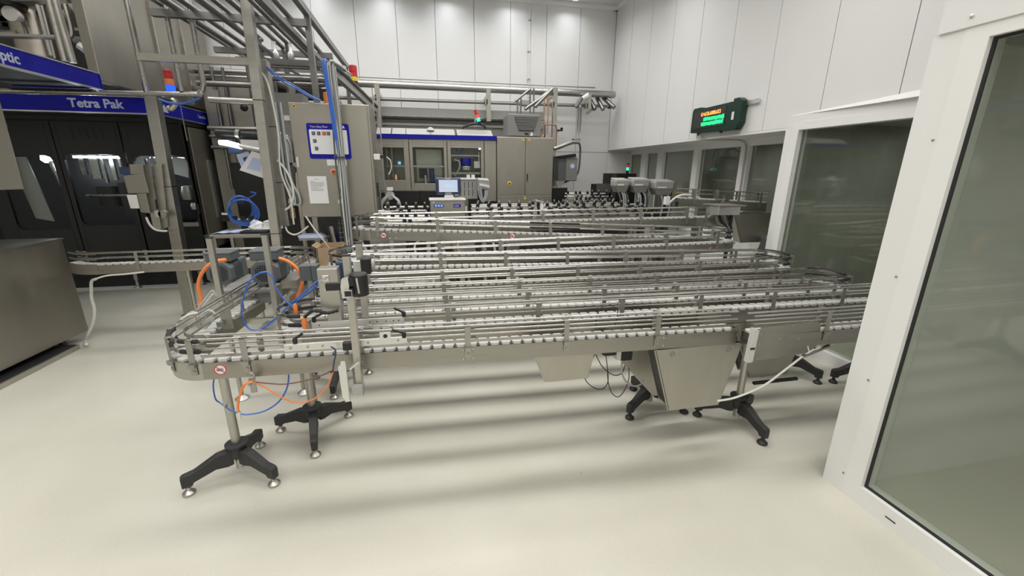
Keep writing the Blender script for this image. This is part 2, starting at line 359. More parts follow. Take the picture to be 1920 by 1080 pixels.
# ------------------------------------------------------------------ conveyor lanes
SL = -.035
RISE = .105                      # top guide rail above the chain
def slat_mb():
    e = .041
    p = [(-.02, -e), (.02, -e), (.031, -.02), (.031, .02), (.02, e), (-.02, e), (-.0285, .02), (-.0285, -.02)]
    return MB().prism(p, -.021, 0)
SLAT = mesh_of('slat', slat_mb(), 'chain', False)
def bracket_mb():                # stands against the near plate (-y side), tabs reach the rails
    m = MB().box(-.015, .015, -.0555, -.052, -.075, .112)
    m.box(-.014, .014, -.0555, -.03, .108, .112).box(-.012, .012, -.054, -.03, .047, .054)
    return m
BRK = mesh_of('guide_bracket', bracket_mb(), 'bracket', False)
CLAMP = mesh_of('clamp', MB().box(-.016, .016, -.07, -.0555, -.032, -.012), 'bracket', False)
KNOB = mesh_of('clamp_screw', MB().lathe([(.0075, -.055), (.0075, -.0595), (.003, -.061)], (0, 0, -.055), 8, 'y'), 'bracket')
BOLT = mesh_of('bolt', MB().lathe([(.008, -.047), (.008, -.051), (.005, -.054)], (0, 0, 0), 10, 'y'), 'bracket')
def chain_on(path, parent, pitch=.0635):
    acc = 0; nxt = pitch / 2
    for a, b in zip(path, path[1:]):
        a, b = Vector(a), Vector(b); d = b - a; L = d.length
        while nxt <= acc + L:
            p = a + d * ((nxt - acc) / L)
            put('slat', SLAT, p, parent, math.atan2(d.y, d.x)); nxt += pitch
        acc += L
def arc(c, r, a0, a1, z0, z1, n=18):
    return [(c[0] + r * math.cos(a0 + (a1 - a0) * i / n), c[1] + r * math.sin(a0 + (a1 - a0) * i / n), z0 + (z1 - z0) * i / n) for i in range(n + 1)]
def lane(label, x0, y0, z0, x1, y1, z1, ph, black=(), h=.1, name='conveyor_lane', brk=True, joints=(), pitch=.565, slats=True):
    P0, P1 = Vector((x0, y0, z0)), Vector((x1, y1, z1)); d = P1 - P0
    t = thing(name, label, 'conveyor', (x0, y0, 0) if False else tuple(P0 + Vector((0, 0, -.11))), 'accumulating conveyor lanes')
    path = [P0, P1]; rz = math.atan2(d.y, d.x)
    for s in (1, -1):
        part('side_plate', MB().sweep(path, s * .045, s * .049, -h - .006, -.016).sweep(path, s * .042, s * .05, -.02, -.015), 'steel_h', t, sm=False)
        part('guide_rail', MB().tube(offpath(path, s * .029, RISE), .0062, 8), 'bright', t)
        part('guide_rail', MB().tube(offpath(path, s * .033, .055), .0055, 8), 'bright', t)
        if s == 1 and (label.startswith('front') or label.startswith('short')): part('wear_strip', MB().sweep(path, .035, .038, .01, .026), 'pipe', t, sm=False)
    part('chain_bed', MB().sweep(path, -.0385, .0385, -.06, -.0115), 'bed', t, sm=False)
    if slats: chain_on(path, t)
    if brk:
        L = d.length; k = 0
        xs = [x for x in [ph + pitch * i for i in range(-12, 14)] if min(x0, x1) + .04 < x < max(x0, x1) - .02]
        for x in xs:
            u = (x - x0) / (x1 - x0); p = P0 + d * u
            for s in (0, 1):
                q = p + d.normalized() * (.035 * s)
                b = put('guide_bracket', BRK, q, t, rz + PI * s)
                c = put('clamp', CLAMP, q, b); c.location = (0, 0, 0); c = put('clamp_screw', KNOB, q, b); c.location = (0, 0, 0)
    for x in joints:
        u = (x - x0) / (x1 - x0); p = P0 + d * u
        for dx in (-.028, .028):
            for dz in (-.035, -.088): put('bolt', BOLT, p + Vector((dx, 0, dz)), t, rz)
        part('plate_joint', MB().bar(p + Vector((0, -.0495, -.105)), p + Vector((0, -.0495, -.012)), .0025, .001, (0, 1, 0)), 'bracket', t, sm=False)
    for a, b in black:
        ua, ub = (a - x0) / (x1 - x0), (b - x0) / (x1 - x0)
        seg = [P0 + d * ua, P0 + d * ub]
        for off, dz in ((.029, RISE), (.033, .055)):
            part('black_sleeve', MB().tube(offpath(seg, off, dz), .0095, 8), 'rubber', t)
    return t
def bend(label, path, inner, name='conveyor_bend', black=0, sign_at=None, h=.1, brk=(.2, .8), ends=True, strip=True):
    """path: centreline; inner = +1/-1 side of the bend's centre"""
    t = thing(name, label, 'conveyor', tuple(Vector(path[0]) + Vector((0, 0, -.11))), 'conveyor bends')
    o = -inner
    part('side_plate', MB().sweep(path, o * .045, o * .049, -h - .006, -.014).sweep(path, o * .042, o * .052, -.018, -.012), 'steel', t)
    part('side_plate', MB().sweep(path, inner * .041, inner * .045, -h - .006, -.004), 'steel', t)
    part('chain_bed', MB().sweep(path, -.039, .039, -.06, -.0115), 'bed', t, sm=False)
    part('bend_disc', MB().sweep(path, -.047, .047, -h - .01, -h - .006), 'steel', t, sm=False)
    chain_on(path, t)
    for s, off in ((o, .034), (inner, .03)):
        for dz in (RISE - .014, .035):
            part('guide_strip', MB().sweep(path, s * off - .002, s * off + .002, dz - .001, dz + .018), 'pipe', t)
    if black:
        n = len(path); ks = black if isinstance(black, tuple) else (black, black)
        for seg in (path[:max(3, int(n * ks[0]))] if ks[0] else None, path[-max(3, int(n * ks[1])):] if ks[1] else None):
            if not seg: continue
            for dz in (RISE - .006, .043): part('black_sleeve', MB().tube(offpath(seg, o * .034, dz), .0125, 8), 'rubber', t)
    n = len(path) - 1
    for u in brk:
        i = int(u * n); p = Vector(path[i]); q = Vector(path[min(i + 1, n)]) - Vector(path[max(i - 1, 0)])
        b = put('guide_bracket', BRK, p, t, math.atan2(q.y, q.x) + (0 if o > 0 else PI))
        c = put('clamp', CLAMP, p, b); c.location = (0, 0, 0); c = put('clamp_screw', KNOB, p, b); c.location = (0, 0, 0)
    return t
def no_touch_sign(loc, label, rot=FACE_Y, r=.028):
    t = thing('warning_sticker', label, 'sticker', loc, 'no touching stickers')
    def mbr(f):
        return MB().add([Vector(loc) + rot @ Vector(v) for v in f.v], f.f)
    part('disc', mbr(MB().lathe([(r * .86, 0), (r * .86, .0012)], n=28)), 'label', t, sm=False)
    ring = MB(); n = 28; vs = []
    for rr, zz in ((r, 0), (r, .0016), (r * .82, .0016), (r * .82, 0)):
        vs += [(rr * math.cos(2 * PI * j / n), rr * math.sin(2 * PI * j / n), zz) for j in range(n)]
    ring.add(vs, [(i * n + j, i * n + (j + 1) % n, ((i + 1) % 4) * n + (j + 1) % n, ((i + 1) % 4) * n + j) for i in range(4) for j in range(n)])
    part('ring', mbr(ring), 'sred', t, sm=False)
    hand = MB().prism([(-.6 * r, -.25 * r), (.1 * r, -.3 * r), (.5 * r, -.1 * r), (.62 * r, .05 * r), (.5 * r, .1 * r), (.1 * r, 0), (.45 * r, .25 * r), (.4 * r, .33 * r), (-.1 * r, .2 * r), (-.6 * r, .15 * r)], .0012, .0015)
    part('hand', mbr(hand), 'ink', t, sm=False)
    part('slash', mbr(MB().bar((-.6 * r, .6 * r, .0016), (.6 * r, -.6 * r, .0016), .17 * r, .001)), 'sred', t, sm=False)
    return t
def yc(y0, x): return y0 + .028 + SL * x
# (key, y0, left x, z rail left, right x, z rail right)
LN = [('A1', 4.38, -.53, 1.373, 3.05, 1.412), ('A2', 4.10, -.53, 1.370, 3.02, 1.214), ('B', 3.82, -.67, 1.142, 3.02, 1.212), ('C', 3.54, -.67, 1.122, 3.22, 1.062),
      ('D', 3.26, -.67, 1.012, 3.22, 1.042), ('E', 2.985, -.67, .985, 3.25, .998), ('F', 2.71, -.75, .987, 3.25, .982), ('G', 2.43, -.75, .990, 3.38, 1.0), ('H', 2.14, -1.15, .980, 1.86, .974)]
names = {'A1': 'rearmost conveyor lane, climbing to the right below the checkweigher', 'A2': 'second lane from the rear, sloping down to the right, with a plain side plate',
         'B': 'conveyor lane third from the rear, ending at the right in a bend with a sticker', 'C': 'conveyor lane fourth from the rear, ending right in front of the white window post',
         'D': 'middle conveyor lane, fifth from the rear and fifth from the front', 'E': 'conveyor lane fourth from the front', 'F': 'conveyor lane third from the front',
         'G': 'conveyor lane second from the front', 'H': 'front conveyor lane with the long plain side plate nearest the camera'}
LP = {}
for k, y0, xl, zl, xr, zr in LN:
    a = (xl, yc(y0, xl), zl - RISE); b = (xr, yc(y0, xr), zr - RISE); LP[k] = (a, b)
    bl = {'A2': ((1.02, 1.55),)}.get(k, ())
    lane(names[k], *a, *b, {'H': .19}.get(k, .1), bl, joints={'H': (.19, 1.34), 'A2': (-.33,)}.get(k, ()))
def ubend(label, ka, kb, side, black=.25):   # joins two lane ends at their left (0) or right (1)
    a, b = Vector(LP[ka][side]), Vector(LP[kb][side]); c = (a + b) / 2; r = (a - b).length / 2
    a0 = math.atan2(a.y - c.y, a.x - c.x)
    p = arc(c, (a.xy - b.xy).length / 2, a0, a0 + (PI if side == 0 else -PI), a.z, b.z, 22)
    return bend(label, p, -1 if side == 0 else 1, black=black)
ubend('left end bend of the two rearmost lanes in front of the tall cabinet', 'A1', 'A2', 0, .2)
ubend('right end bend carrying a red sticker on its side below the hopper', 'A2', 'B', 1)
ubend('left end bend beside the cardboard box', 'B', 'C', 0, .3)
ubend('right end bend in front of the white post of the tall window', 'C', 'D', 1, (.62, .2))
ubend('left end bend half hidden behind the tall grey sensor housing', 'D', 'E', 0, .3)
ubend('right end bend of the middle lanes with long black sleeves', 'E', 'F', 1, (.62, .2))
ubend('left end bend with white chain under the blue hoses', 'F', 'G', 0, (.42, .2))
# front-right transfer lane beside the glazed wall
h2a, h2b = (1.88, 1.995, .872), (3.38, 1.945, .885)
LP['H2'] = (h2a, h2b)
lane('short conveyor lane at front right running on behind the white wall', *h2a, *h2b, 2.38)
ubend('right end bend hidden behind the white wall', 'G', 'H2', 1, (.62, .2))
t = thing('drive_cover', 'flat stainless side cover with white end block at front right', 'cover', (1.87, 1.93, .69))
part('cover_plate', MB().prism([(1.895, .695), (2.345, .722), (2.345, .905), (2.29, .93), (1.93, .915), (1.905, .9)], 1.938, 1.945, 'y'), 'steel_h', t, sm=False)
part('end_block', MB().prism([(1.862, .69), (1.893, .692), (1.902, .9), (1.872, .905)], 1.935, 1.972, 'y'), 'chain', t, sm=False)
part('slot', MB().box(1.861, 1.893, 1.9345, 1.936, .775, .79), 'black', t, sm=False)
for xx, zz in ((1.915, .87), (1.915, .81), (1.92, .715), (2.06, .83), (2.13, .91), (2.2, .82)): part('bolt', MB().lathe([(.008, 1.938), (.008, 1.934), (.004, 1.932)], (xx, 0, zz), 10, 'y'), 'bracket', t)
# front lane turns through its left end into a lane that runs away from the camera
hl = Vector(LP['H'][0]); R0 = .18
pth = [(hl.x, hl.y, hl.z)] + arc((hl.x - .0, hl.y + R0), R0, -PI / 2, -PI, hl.z, hl.z, 20)[1:]
bend('left front corner bend with black sleeved rails and a sticker', pth, 1, 'conveyor_bend', (.38, .5), brk=(.1, .5, .95))
mx0 = hl.x - R0
lane('conveyor lane running from the front left corner back under the two grey motors', mx0, hl.y + R0, hl.z, mx0 + .03, 3.32, hl.z, 0, brk=False, name='conveyor_lane')
lane('conveyor lane running on behind the two grey motors', mx0 + .02, 3.42, hl.z, mx0 + .1, 4.55, hl.z, 0, brk=False, name='conveyor_lane')
# conveyor coming from the filler at the left
lf0, lf1 = (-3.3, 4.88, .872), (-1.5, 4.93, .872)
lane('conveyor lane in front of the dark filler at the far left', *lf0, *lf1, -2.95, pitch=.62)
bend('reflective left end of the far left lane beside the grey box', [(-3.62, 5.02, .872), (-3.5, 4.93, .872), (-3.42, 4.895, .872), (-3.3, 4.88, .872)], 1, brk=(.5,))
bend('corner bend in front of the cardboard box', [(-1.5, 4.93, .872), (-1.38, 4.9, .872), (-1.29, 4.82, .872), (-1.235, 4.7, .872), (-1.22, 4.55, .872)][::-1], -1, brk=(.5,))
for xx, yy, lb in ((-2.56, 4.93, 'round support post under the far left lane beside the tall column'), (-1.9, 4.93, 'round support post under the far left lane near the corner')):
    t = thing('support_post', lb, 'support', (xx, yy, 0), 'conveyor support posts')
    part('pole', MB().tube([(xx, yy, .03), (xx, yy, .77)], .02, 10), 'steel', t)
    part('foot', MB().lathe([(.045, 0), (.045, .012), (.02, .03), (.012, .05)], (xx, yy, 0), 14), 'alu', t)
# rearmost lane swings up into the lane below the overhang
p = smooth_path([LP['A1'][1], (3.2, yc(4.38, 3.2) + .005, 1.31), (3.38, 4.36, 1.325), (3.5, 4.5, 1.36), (3.62, 4.62, 1.41), (3.75, 4.68, 1.425)], 4)
bend('rising curve from the rearmost lane to the lane below the overhang', p, -1, 'conveyor_bend', 0, brk=(.15, .4, .75))
lane('high conveyor lane under the overhang in front of the recessed windows', 3.1, 4.76, 1.50, 4.3, 4.66, 1.44, 3.3, h=.12, pitch=.3)
no_touch_sign((-1.04,2.098,0.847), 'red and white sticker on the front left corner bend')
no_touch_sign((-0.413,4.06,1.209), 'red and white sticker on the left end of the second lane from the rear')
no_touch_sign((0.832,4.02,1.173), 'red and white sticker below the black sleeved rails')
no_touch_sign((2.869,3.7,1.042), 'small red and white sticker on the right end bend below the hopper')

# ------------------------------------------------------------------ tripod stands under the lanes
def tripod(label, cx, cy, top, a0, hub=.2, rl=.27, foot='steel', pole_low=.055, legs=(0, 120, 240)):
    t = thing('tripod_stand', label, 'stand', (cx, cy, 0), 'tripod stands under the lanes')
    part('pole', MB().tube([(cx, cy, pole_low), (cx, cy, top)], .0245, 16), 'steel', t)
    part('hub', MB().lathe([(.033, hub - .075), (.05, hub - .06), (.05, hub + .0), (.062, hub + .012), (.062, hub + .024), (.036, hub + .03)], (cx, cy, 0), 18), 'cast', t)
    for k in legs:
        a = math.radians(a0 + k); ux, uy = math.cos(a), math.sin(a); w_ = .022
        prof = [(.03, hub - .005), (.105, hub - .012), (rl - .05, .135), (rl + .005, .128), (rl + .018, .118), (rl + .018, .055), (rl - .03, .052), (rl - .04, .072), (.12, hub - .095), (.06, hub - .105), (.03, hub - .1)]
        wd = [.028, .026, .022, .021, .02, .019, .019, .021, .026, .028, .028]
        vs = []
        for s in (-1, 1): vs += [(cx + ux * r - uy * s * q, cy + uy * r + ux * s * q, z) for (r, z), q in zip(prof, wd)]
        n = len(prof)
        lg = part('leg', MB().add(vs, [tuple(range(n))[::-1], tuple(range(n, 2 * n))] + [(i, (i + 1) % n, n + (i + 1) % n, n + i) for i in range(n)]), 'cast', t, sm=False, bevel=.004)
        fx, fy = cx + ux * (rl - .008), cy + uy * (rl - .008)
        part('foot', MB().lathe([(.03, 0), (.034, .006), (.033, .014), (.022, .024), (.013, .03), (.013, .04), (.008, .045), (.008, .06)], (fx, fy, 0), 18), foot, lg)
    return t
tripod('black tripod stand under the front left corner, nearest the camera', -1.19, 2.41, .765, 208)
tripod('black tripod stand behind the first one under the left bend', -.85, 2.755, .775, 163)
tripod('black tripod stand mostly hidden behind the small clear box', -.82, 3.49, .78, 270)
tripod('black tripod stand left of the big stainless chute at right', 1.66, 2.62, .78, 209, foot='cast')
tripod('black tripod stand right of the big stainless chute', 2.19, 2.30, .77, 270, foot='cast')
tripod('black tripod stand beside the foot of the glazed wall', 3.2, 2.9, .78, 300, foot='cast')
tripod('black tripod stand half hidden by the glazed wall, farthest right', 3.74, 2.62, .78, 172, foot='cast')
tripod('black tripod stand below the right bend with the sticker', 3.05, 4.15, 1.0, 20, foot='cast')
tripod('black tripod stand in the dark under the rear lanes', 1.9, 4.3, 1.1, 40, foot='cast')
for xx, yy, lb in ((-1.08, 3.36, 'thin round post on a disc foot behind the front left stands'), (-1.55, 3.36, 'thin round post with blue hose at its foot')):
    t = thing('support_post', lb, 'support', (xx, yy, 0), 'conveyor support posts')
    part('pole', MB().tube([(xx, yy, .04), (xx, yy, .76)], .018, 10), 'steel', t)
    part('foot', MB().lathe([(.05, 0), (.052, .01), (.03, .028), (.014, .04), (.014, .055)], (xx, yy, 0), 18), 'alu', t)

# ------------------------------------------------------------------ chutes and covers under the front lanes
def chute(name, label, xt0, xt1, zt, xb0, xb1, zb, y0, y1, bolts=()):
    t = thing(name, label, 'chute', ((xt0 + xt1) / 2, y0, zb)); th = .004
    part('front_plate', MB().prism([(xt0, zt), (xb0, zb), (xb1, zb), (xt1, zt)], y0, y0 + th, 'y'), 'steel_c', t, sm=False)
    part('back_plate', MB().prism([(xt0, zt), (xb0, zb), (xb1, zb), (xt1, zt)], y1 - th, y1, 'y'), 'steel_h', t, sm=False)
    part('side_plate', MB().hull8([(xt1, y0, zt), (xt1, y1, zt), (xt1 + th, y1, zt), (xt1 + th, y0, zt)], [(xb1, y0, zb), (xb1, y1, zb), (xb1 + th, y1, zb), (xb1 + th, y0, zb)]), 'steel_h', t, sm=False)
    part('side_plate', MB().hull8([(xt0, y0 + .03, zt), (xt0, y1, zt), (xt0 + th, y1, zt), (xt0 + th, y0 + .03, zt)], [(xb0, y0 + .03, zb + .02), (xb0, y1, zb + .02), (xb0 + th, y1, zb + .02), (xb0 + th, y0 + .03, zb + .02)]), 'dsteel', t, sm=False)
    part('edge_strip', MB().bar((xt0, y0 + .01, zt), (xb0, y0 + .01, zb), .02, .006, (0, 1, 0)), 'steel', t, sm=False)
    for bx, bz in bolts:
        b = part('bolt', MB().lathe([(.019, y0), (.019, y0 - .003), (.012, y0 - .003), (.011, y0 - .007), (.006, y0 - .008)], (bx, 0, bz), 16, 'y'), 'bracket', t)
    return t
chute('drive_chute', 'large tapered stainless chute hanging under the front lane at right', 1.319, 1.916, .763, 1.458, 1.809, 0.333, 2.062, 2.19, ((1.431, 0.729), (1.822, 0.727)))
chute('drive_chute', 'shallow tapered stainless guard under the middle of the front lane', .575, .935, .772, .645, .9, .6, 2.1, 2.2)
chute('drive_chute', 'tapered stainless chute behind the flat side cover at right', 2.10, 2.72, .78, 2.29, 2.61, .335, 2.34, 2.47)
chute('drive_chute', 'dark stainless chute behind and left of the big front chute', 1.133, 1.828, .70, 1.563, 1.835, 0.232, 2.4, 2.55)
single('drip_strip', MB().box(2.3, 2.68, 2.3, 2.32, .295, .315), 'black', 'narrow black strip under the stainless chute at right', 'strip')
t = thing('drive_motor', 'black drive motor with a socket under the front lane', 'motor', (1.15, 2.3, .62))
part('body', MB().box(1.07, 1.16, 2.25, 2.45, .66, .77, .01), 'black', t, sm=False)
part('socket_block', MB().box(1.155, 1.185, 2.24, 2.3, .63, .76), 'label', t, sm=False)
part('end_cap', MB().box(1.19, 1.27, 2.24, 2.4, .62, .73, .012), 'black', t, sm=False)

# ------------------------------------------------------------------ sensor posts and clamps at the front left
def square_tube(name, label, x, y, z0, z1, w_=.034, x1=None, mt='steel'):
    t = thing(name, label, 'post', (x, y, z0)); x1 = x if x1 is None else x1
    part('tube', MB().box(x - w_ / 2, x + w_ / 2, y - w_ / 2, y + w_ / 2, z0, z1), mt, t, sm=False, bevel=.002)
    part('end_cap', MB().box(x - w_ / 2 - .001, x + w_ / 2 + .001, y - w_ / 2 - .001, y + w_ / 2 + .001, z1, z1 + .006), 'black', t, sm=False)
    return t
square_tube('sensor_post', 'square stainless post clamped to the front lane by the clear box', -0.383, 2.03, 0.715, 1.411)
square_tube('sensor_post', 'square stainless post just behind the front clamp post', -.375, 2.36, .80, 1.415)
p = square_tube('sensor_post', 'square stainless post at left in front of the grey motors', -1.394, 3.0, .80, 1.37)
p = square_tube('sensor_post', 'square stainless post between the orange and blue hoses', -1.065, 3.0, .66, 1.385)
part('arm', MB().box(-1.29, -1.08, 2.985, 3.015, .775, .805), 'steel', p, sm=False)
t = thing('sensor_clamp', 'black and aluminium sensor clamp on the front post', 'clamp', (-.385, 1.96, 1.2))
part('clamp_plate', MB().prism([(-.405, 1.225), (-.375, 1.225), (-.375, 1.235), (-.37, 1.285), (-.372, 1.322), (-.402, 1.315), (-.408, 1.28)], 1.95, 1.985, 'y'), 'alu', t, sm=False)
part('clamp_cylinder', MB().lathe([(.04, 1.225), (.042, 1.23), (.042, 1.325), (.036, 1.332), (.01, 1.333)], (-.333, 2.0, 0), 24), 'black', t)
part('knob', MB().box(-.385, -.345, 1.955, 2.0, 1.28, 1.318, .006), 'black', t, sm=False)
part('square_socket', MB().box(-.392, -.356, 1.93, 2.0, 1.236, 1.268), 'bracket', t, sm=False, bevel=.002)
part('socket_hole', MB().box(-.388, -.36, 1.929, 1.931, 1.24, 1.264), 'black', t, sm=False)
part('pin', MB().tube([(-.33, 1.955, 1.245), (-.335, 1.955, 1.318)], .005, 8), 'alu', t)
t = thing('sensor_clamp', 'second black sensor clamp on the rear of the two close posts', 'clamp', (-.36, 2.28, 1.25))
part('clamp_plate', MB().box(-.4, -.35, 2.27, 2.3, 1.27, 1.335), 'alu', t, sm=False, bevel=.003)
part('clamp_body', MB().box(-.36, -.31, 2.25, 2.33, 1.265, 1.345, .01), 'black', t, sm=False)
part('arm', MB().box(-.42, -.34, 2.29, 2.33, 1.25, 1.285), 'black', t, sm=False)
part('end_ring', MB().lathe([(.03, -.305), (.03, -.292), (.02, -.29)], (0, 2.29, 1.31), 16, 'x'), 'lgrey', t)
t = thing('support_bar', 'short black square bar between the sensor housing and the front clamp', 'bar', (-.45, 2.1, 1.25))
part('bar', MB().box(-.5, -.395, 2.06, 2.09, 1.235, 1.27), 'black', t, sm=False)
# aluminium guide bars with levers
def lever(parent, x, y, z, ang, ln=.06):
    l = part('clamp_lever', MB().lathe([(.011, z), (.012, z + .02), (.008, z + .03)], (x, y, 0), 10).bar((x, y, z + .026), (x + math.cos(ang) * ln, y + math.sin(ang) * ln, z + .045), .012, .01), 'black', parent)
    return l
t = thing('adjuster_bar', 'flat aluminium bar with black levers on the near side of the front lane', 'bar', (-.42, 2.07, .91))
part('bar', MB().box(-.73, -.135, 2.075, 2.083, .925, .962), 'alu', t, sm=False, bevel=.001)
part('end_tab', MB().box(-.27, -.215, 2.07, 2.076, .93, .995), 'alu', t, sm=False)
part('tab_hole', MB().lathe([(.011, 2.0698), (.011, 2.0692)], (-.242, 0, .975), 14, 'y'), 'black', t)
part('mount_block', MB().box(-.45, -.385, 2.045, 2.08, .92, .962), 'black', t, sm=False, bevel=.003)
for xx in (-.70, -.62, -.55, -.33, -.18): part('screw', MB().lathe([(.006, 2.0755), (.006, 2.072), (.002, 2.071)], (xx, 0, .944), 10, 'y'), 'bracket', t)
lever(t, -.148, 2.07, .96, math.radians(175)); lever(t, -.68, 2.09, .96, math.radians(30), .04)
t = thing('adjuster_bar', 'second aluminium bar with black levers behind the first', 'bar', (-.42, 2.32, .93))
part('bar', MB().box(-.66, -.16, 2.325, 2.333, .945, .985), 'alu', t, sm=False, bevel=.001)
for xx in (-.62, -.35, -.31, -.26, -.22, -.19): part('hole', MB().lathe([(.004, 2.3255), (.004, 2.324)], (xx, 0, .965), 8, 'y'), 'black', t)
part('bracket', MB().box(-.7, -.665, 2.31, 2.34, .89, 1.0), 'bracket', t, sm=False)
lever(t, -.16, 2.33, .985, math.radians(150), .06); lever(t, -.645, 2.33, .985, math.radians(20), .055)
# tall stainless sensor housing with latch
t = thing('sensor_housing', 'tall stainless sensor housing with a latch beside the front posts', 'housing', (-.545, 2.36, .9))
part('case', MB().box(-.6, -.495, 2.33, 2.42, 1.04, 1.285), 'steel', t, sm=False, bevel=.004)
part('lower_case', MB().box(-.575, -.5, 2.335, 2.41, .88, 1.05), 'steel', t, sm=False, bevel=.003)
lt = part('latch', MB().box(-.575, -.54, 2.322, 2.332, 1.215, 1.25), 'alu', t, sm=False, bevel=.003)
part('latch_hook', MB().tube([(-.59, 2.318, 1.225), (-.56, 2.316, 1.23), (-.545, 2.318, 1.245)], .004, 6), 'bright', lt)
part('label', MB().box(-.57, -.55, 2.3285, 2.331, 1.165, 1.172), 'label', t, sm=False)
part('rear_case', MB().box(-.52, -.475, 2.42, 2.47, 1.07, 1.3), 'navy', t, sm=False, bevel=.004)
t = thing('junction_box', 'small blue grey junction box behind the tall sensor housing', 'box', (-.82, 3.0, 1.05))
part('case', MB().box(-.88, -.76, 2.98, 3.06, 1.06, 1.17), 'grey', t, sm=False, bevel=.006)
part('mount_post', MB().box(-.84, -.81, 3.0, 3.03, .8, 1.06), 'steel', t, sm=False)
part('seam', MB().box(-.805, -.802, 2.978, 2.981, 1.06, 1.17), 'black', t, sm=False)
# black ribbed blow hose with orange nozzle
t = thing('blow_nozzle', 'ribbed black flexible hose with orange nozzle over the left bend', 'nozzle', (-.62, 2.35, 1.03))
pp = smooth_path([(-.505, 2.3, 1.055), (-.56, 2.28, 1.05), (-.62, 2.27, 1.072), (-.66, 2.27, 1.05), (-.675, 2.27, 1.035)], 6)
part('ribbed_hose', MB().tube(pp, [.011 if i % 2 else .0075 for i in range(len(pp))], 8), 'black', t)
part('tip', MB().lathe([(.0115, 1.035), (.014, 1.02), (.0125, .985), (.0135, .98), (.003, .957)], (-.678, 2.27, 0), 12), 'orange', t)
t = thing('blow_nozzle', 'small orange nozzle at the back of the left bend', 'nozzle', (-.83, 2.6, 1.0))
part('tip', MB().lathe([(.009, 1.0), (.012, 1.012), (.012, 1.05), (.006, 1.065)], (-0.785, 2.5, 1.012 - 1.03), 12), 'orange', t)
# clear box on the front side plate
t = thing('reflector_box', 'clear plastic box on an aluminium strip hanging on the front lane', 'box', (-.41, 2.0, .68))
part('strip', MB().box(-.455, -.432, 1.985, 2.0, .665, .885), 'alu', t, sm=False)
part('fold', MB().prism([(-.47, .86), (-.44, .885), (-.452, .83), (-.452, .67), (-.466, .69)], 1.99, 2.03, 'y'), 'alu', t, sm=False)
part('side_pane', MB().box(-.366, -.362, 1.98, 2.03, .69, .86), 'smoke', t, sm=False)
part('bottom_tray', MB().prism([(-.415, .70), (-.38, .70), (-.362, .72), (-.362, .745), (-.415, .745)], 1.982, 2.028, 'y'), 'lgrey', t, sm=False)
part('back_plate', MB().box(-.412, -.385, 2.02, 2.026, .74, .855), 'mgrey', t, sm=False)
part('flap', MB().hull8([(-.415, 1.98, .84), (-.37, 1.98, .875), (-.37, 2.02, .875), (-.415, 2.02, .84)], [(-.415, 1.98, .85), (-.37, 1.98, .885), (-.37, 2.02, .885), (-.415, 2.02, .85)]), 'alu', t, sm=False)
# hose hanger under the front lane
t = thing('pipe_hanger', 'small steel hanger holding orange and brown cables under the front lane', 'hanger', (-.9, 2.11, .7))
part('loop', MB().tube(smooth_path([(-0.928,2.105,0.803),(-0.912,2.105,0.813),(-0.899,2.105,0.8),(-0.904,2.105,0.768),(-0.922,2.105,0.746),(-0.934,2.105,0.765)]), .006, 6), 'bracket', t)
part('plate', MB().box(-.928, -.9, 2.108, 2.114, .7, .78), 'bracket', t, sm=False)

# ------------------------------------------------------------------ the two geared motors
def motor(label, cx, y0, zc, s=1.0):
    t = thing('gear_motor', label, 'motor', (cx, y0 + .1, zc - .1)); r = .075 * s
    def octo(k, c=.45): return [(cx + dx * k, zc + dz * k) for dx, dz in ((-1, -c), (-c, -1), (c, -1), (1, -c), (1, c), (c, 1), (-c, 1), (-1, c))]
    part('fan_cover', MB().prism(octo(r * 1.04), y0, y0 + .06, 'y'), 'grey', t, sm=False, bevel=.008)
    part('body', MB().prism(octo(r * .95, .6), y0 + .06, y0 + .23, 'y'), 'grey', t, sm=False, bevel=.006)
    fn = MB()
    for k in range(7):
        yy = y0 + .075 + k * .02
        fn.prism(octo(r * 1.03, .6), yy, yy + .006, 'y')
    part('cooling_fins', fn, 'grey', t, sm=False)
    g = part('fan_grille', MB().prism(octo(r * .68, .5), y0 - .0015, y0 + .001, 'y'), 'black', t, sm=False)
    gb = MB()
    for k in range(-3, 4): gb.box(cx + k * .0135 * s - .0015, cx + k * .0135 * s + .0015, y0 - .004, y0, zc - .05 * s, zc + .05 * s).box(cx - .05 * s, cx + .05 * s, y0 - .004, y0, zc + k * .0135 * s - .0015, zc + k * .0135 * s + .0015)
    part('grille_bars', gb, 'grey', g, sm=False)
    part('gearbox', MB().box(cx - .06, cx + .07, y0 + .23, y0 + .36, zc - .085, zc + .07, .02), 'grey', t, sm=False, bevel=.008)
    tb = part('terminal_box', MB().box(cx - .08 * s, cx + .075 * s, y0 + .03, y0 + .2, zc + .075 * s, zc + .125 * s), 'grey', t, sm=False, bevel=.008)
    part('terminal_lid', MB().box(cx - .084 * s, cx + .079 * s, y0 + .026, y0 + .204, zc + .125 * s, zc + .137 * s), 'grey', tb, sm=False, bevel=.004)
    return t
motor('grey geared motor with fan grille, left of the pair', -1.585, 3.45, 1.03, 1.16)
motor('grey geared motor with fan grille, right of the pair, in front of an orange cable', -1.195, 3.25, 1.065, 1.2)
t = thing('drive_unit', 'dusty grey gearbox plate under the two motors', 'gearbox', (-1.4, 3.4, .8))
part('plate', MB().box(-1.5, -1.12, 3.2, 3.72, .93, .96), 'mgrey', t, sm=False, bevel=.006)
part('gear_case', MB().box(-1.28, -1.14, 3.24, 3.62, .84, .93, .02), 'mgrey', t, sm=False, bevel=.006)
part('stack_plate', MB().box(-1.11, -1.0, 3.3, 3.62, .93, .99), 'steel', t, sm=False)
part('bracket', MB().box(-1.1, -1.05, 3.06, 3.12, .88, 1.02), 'bracket', t, sm=False)
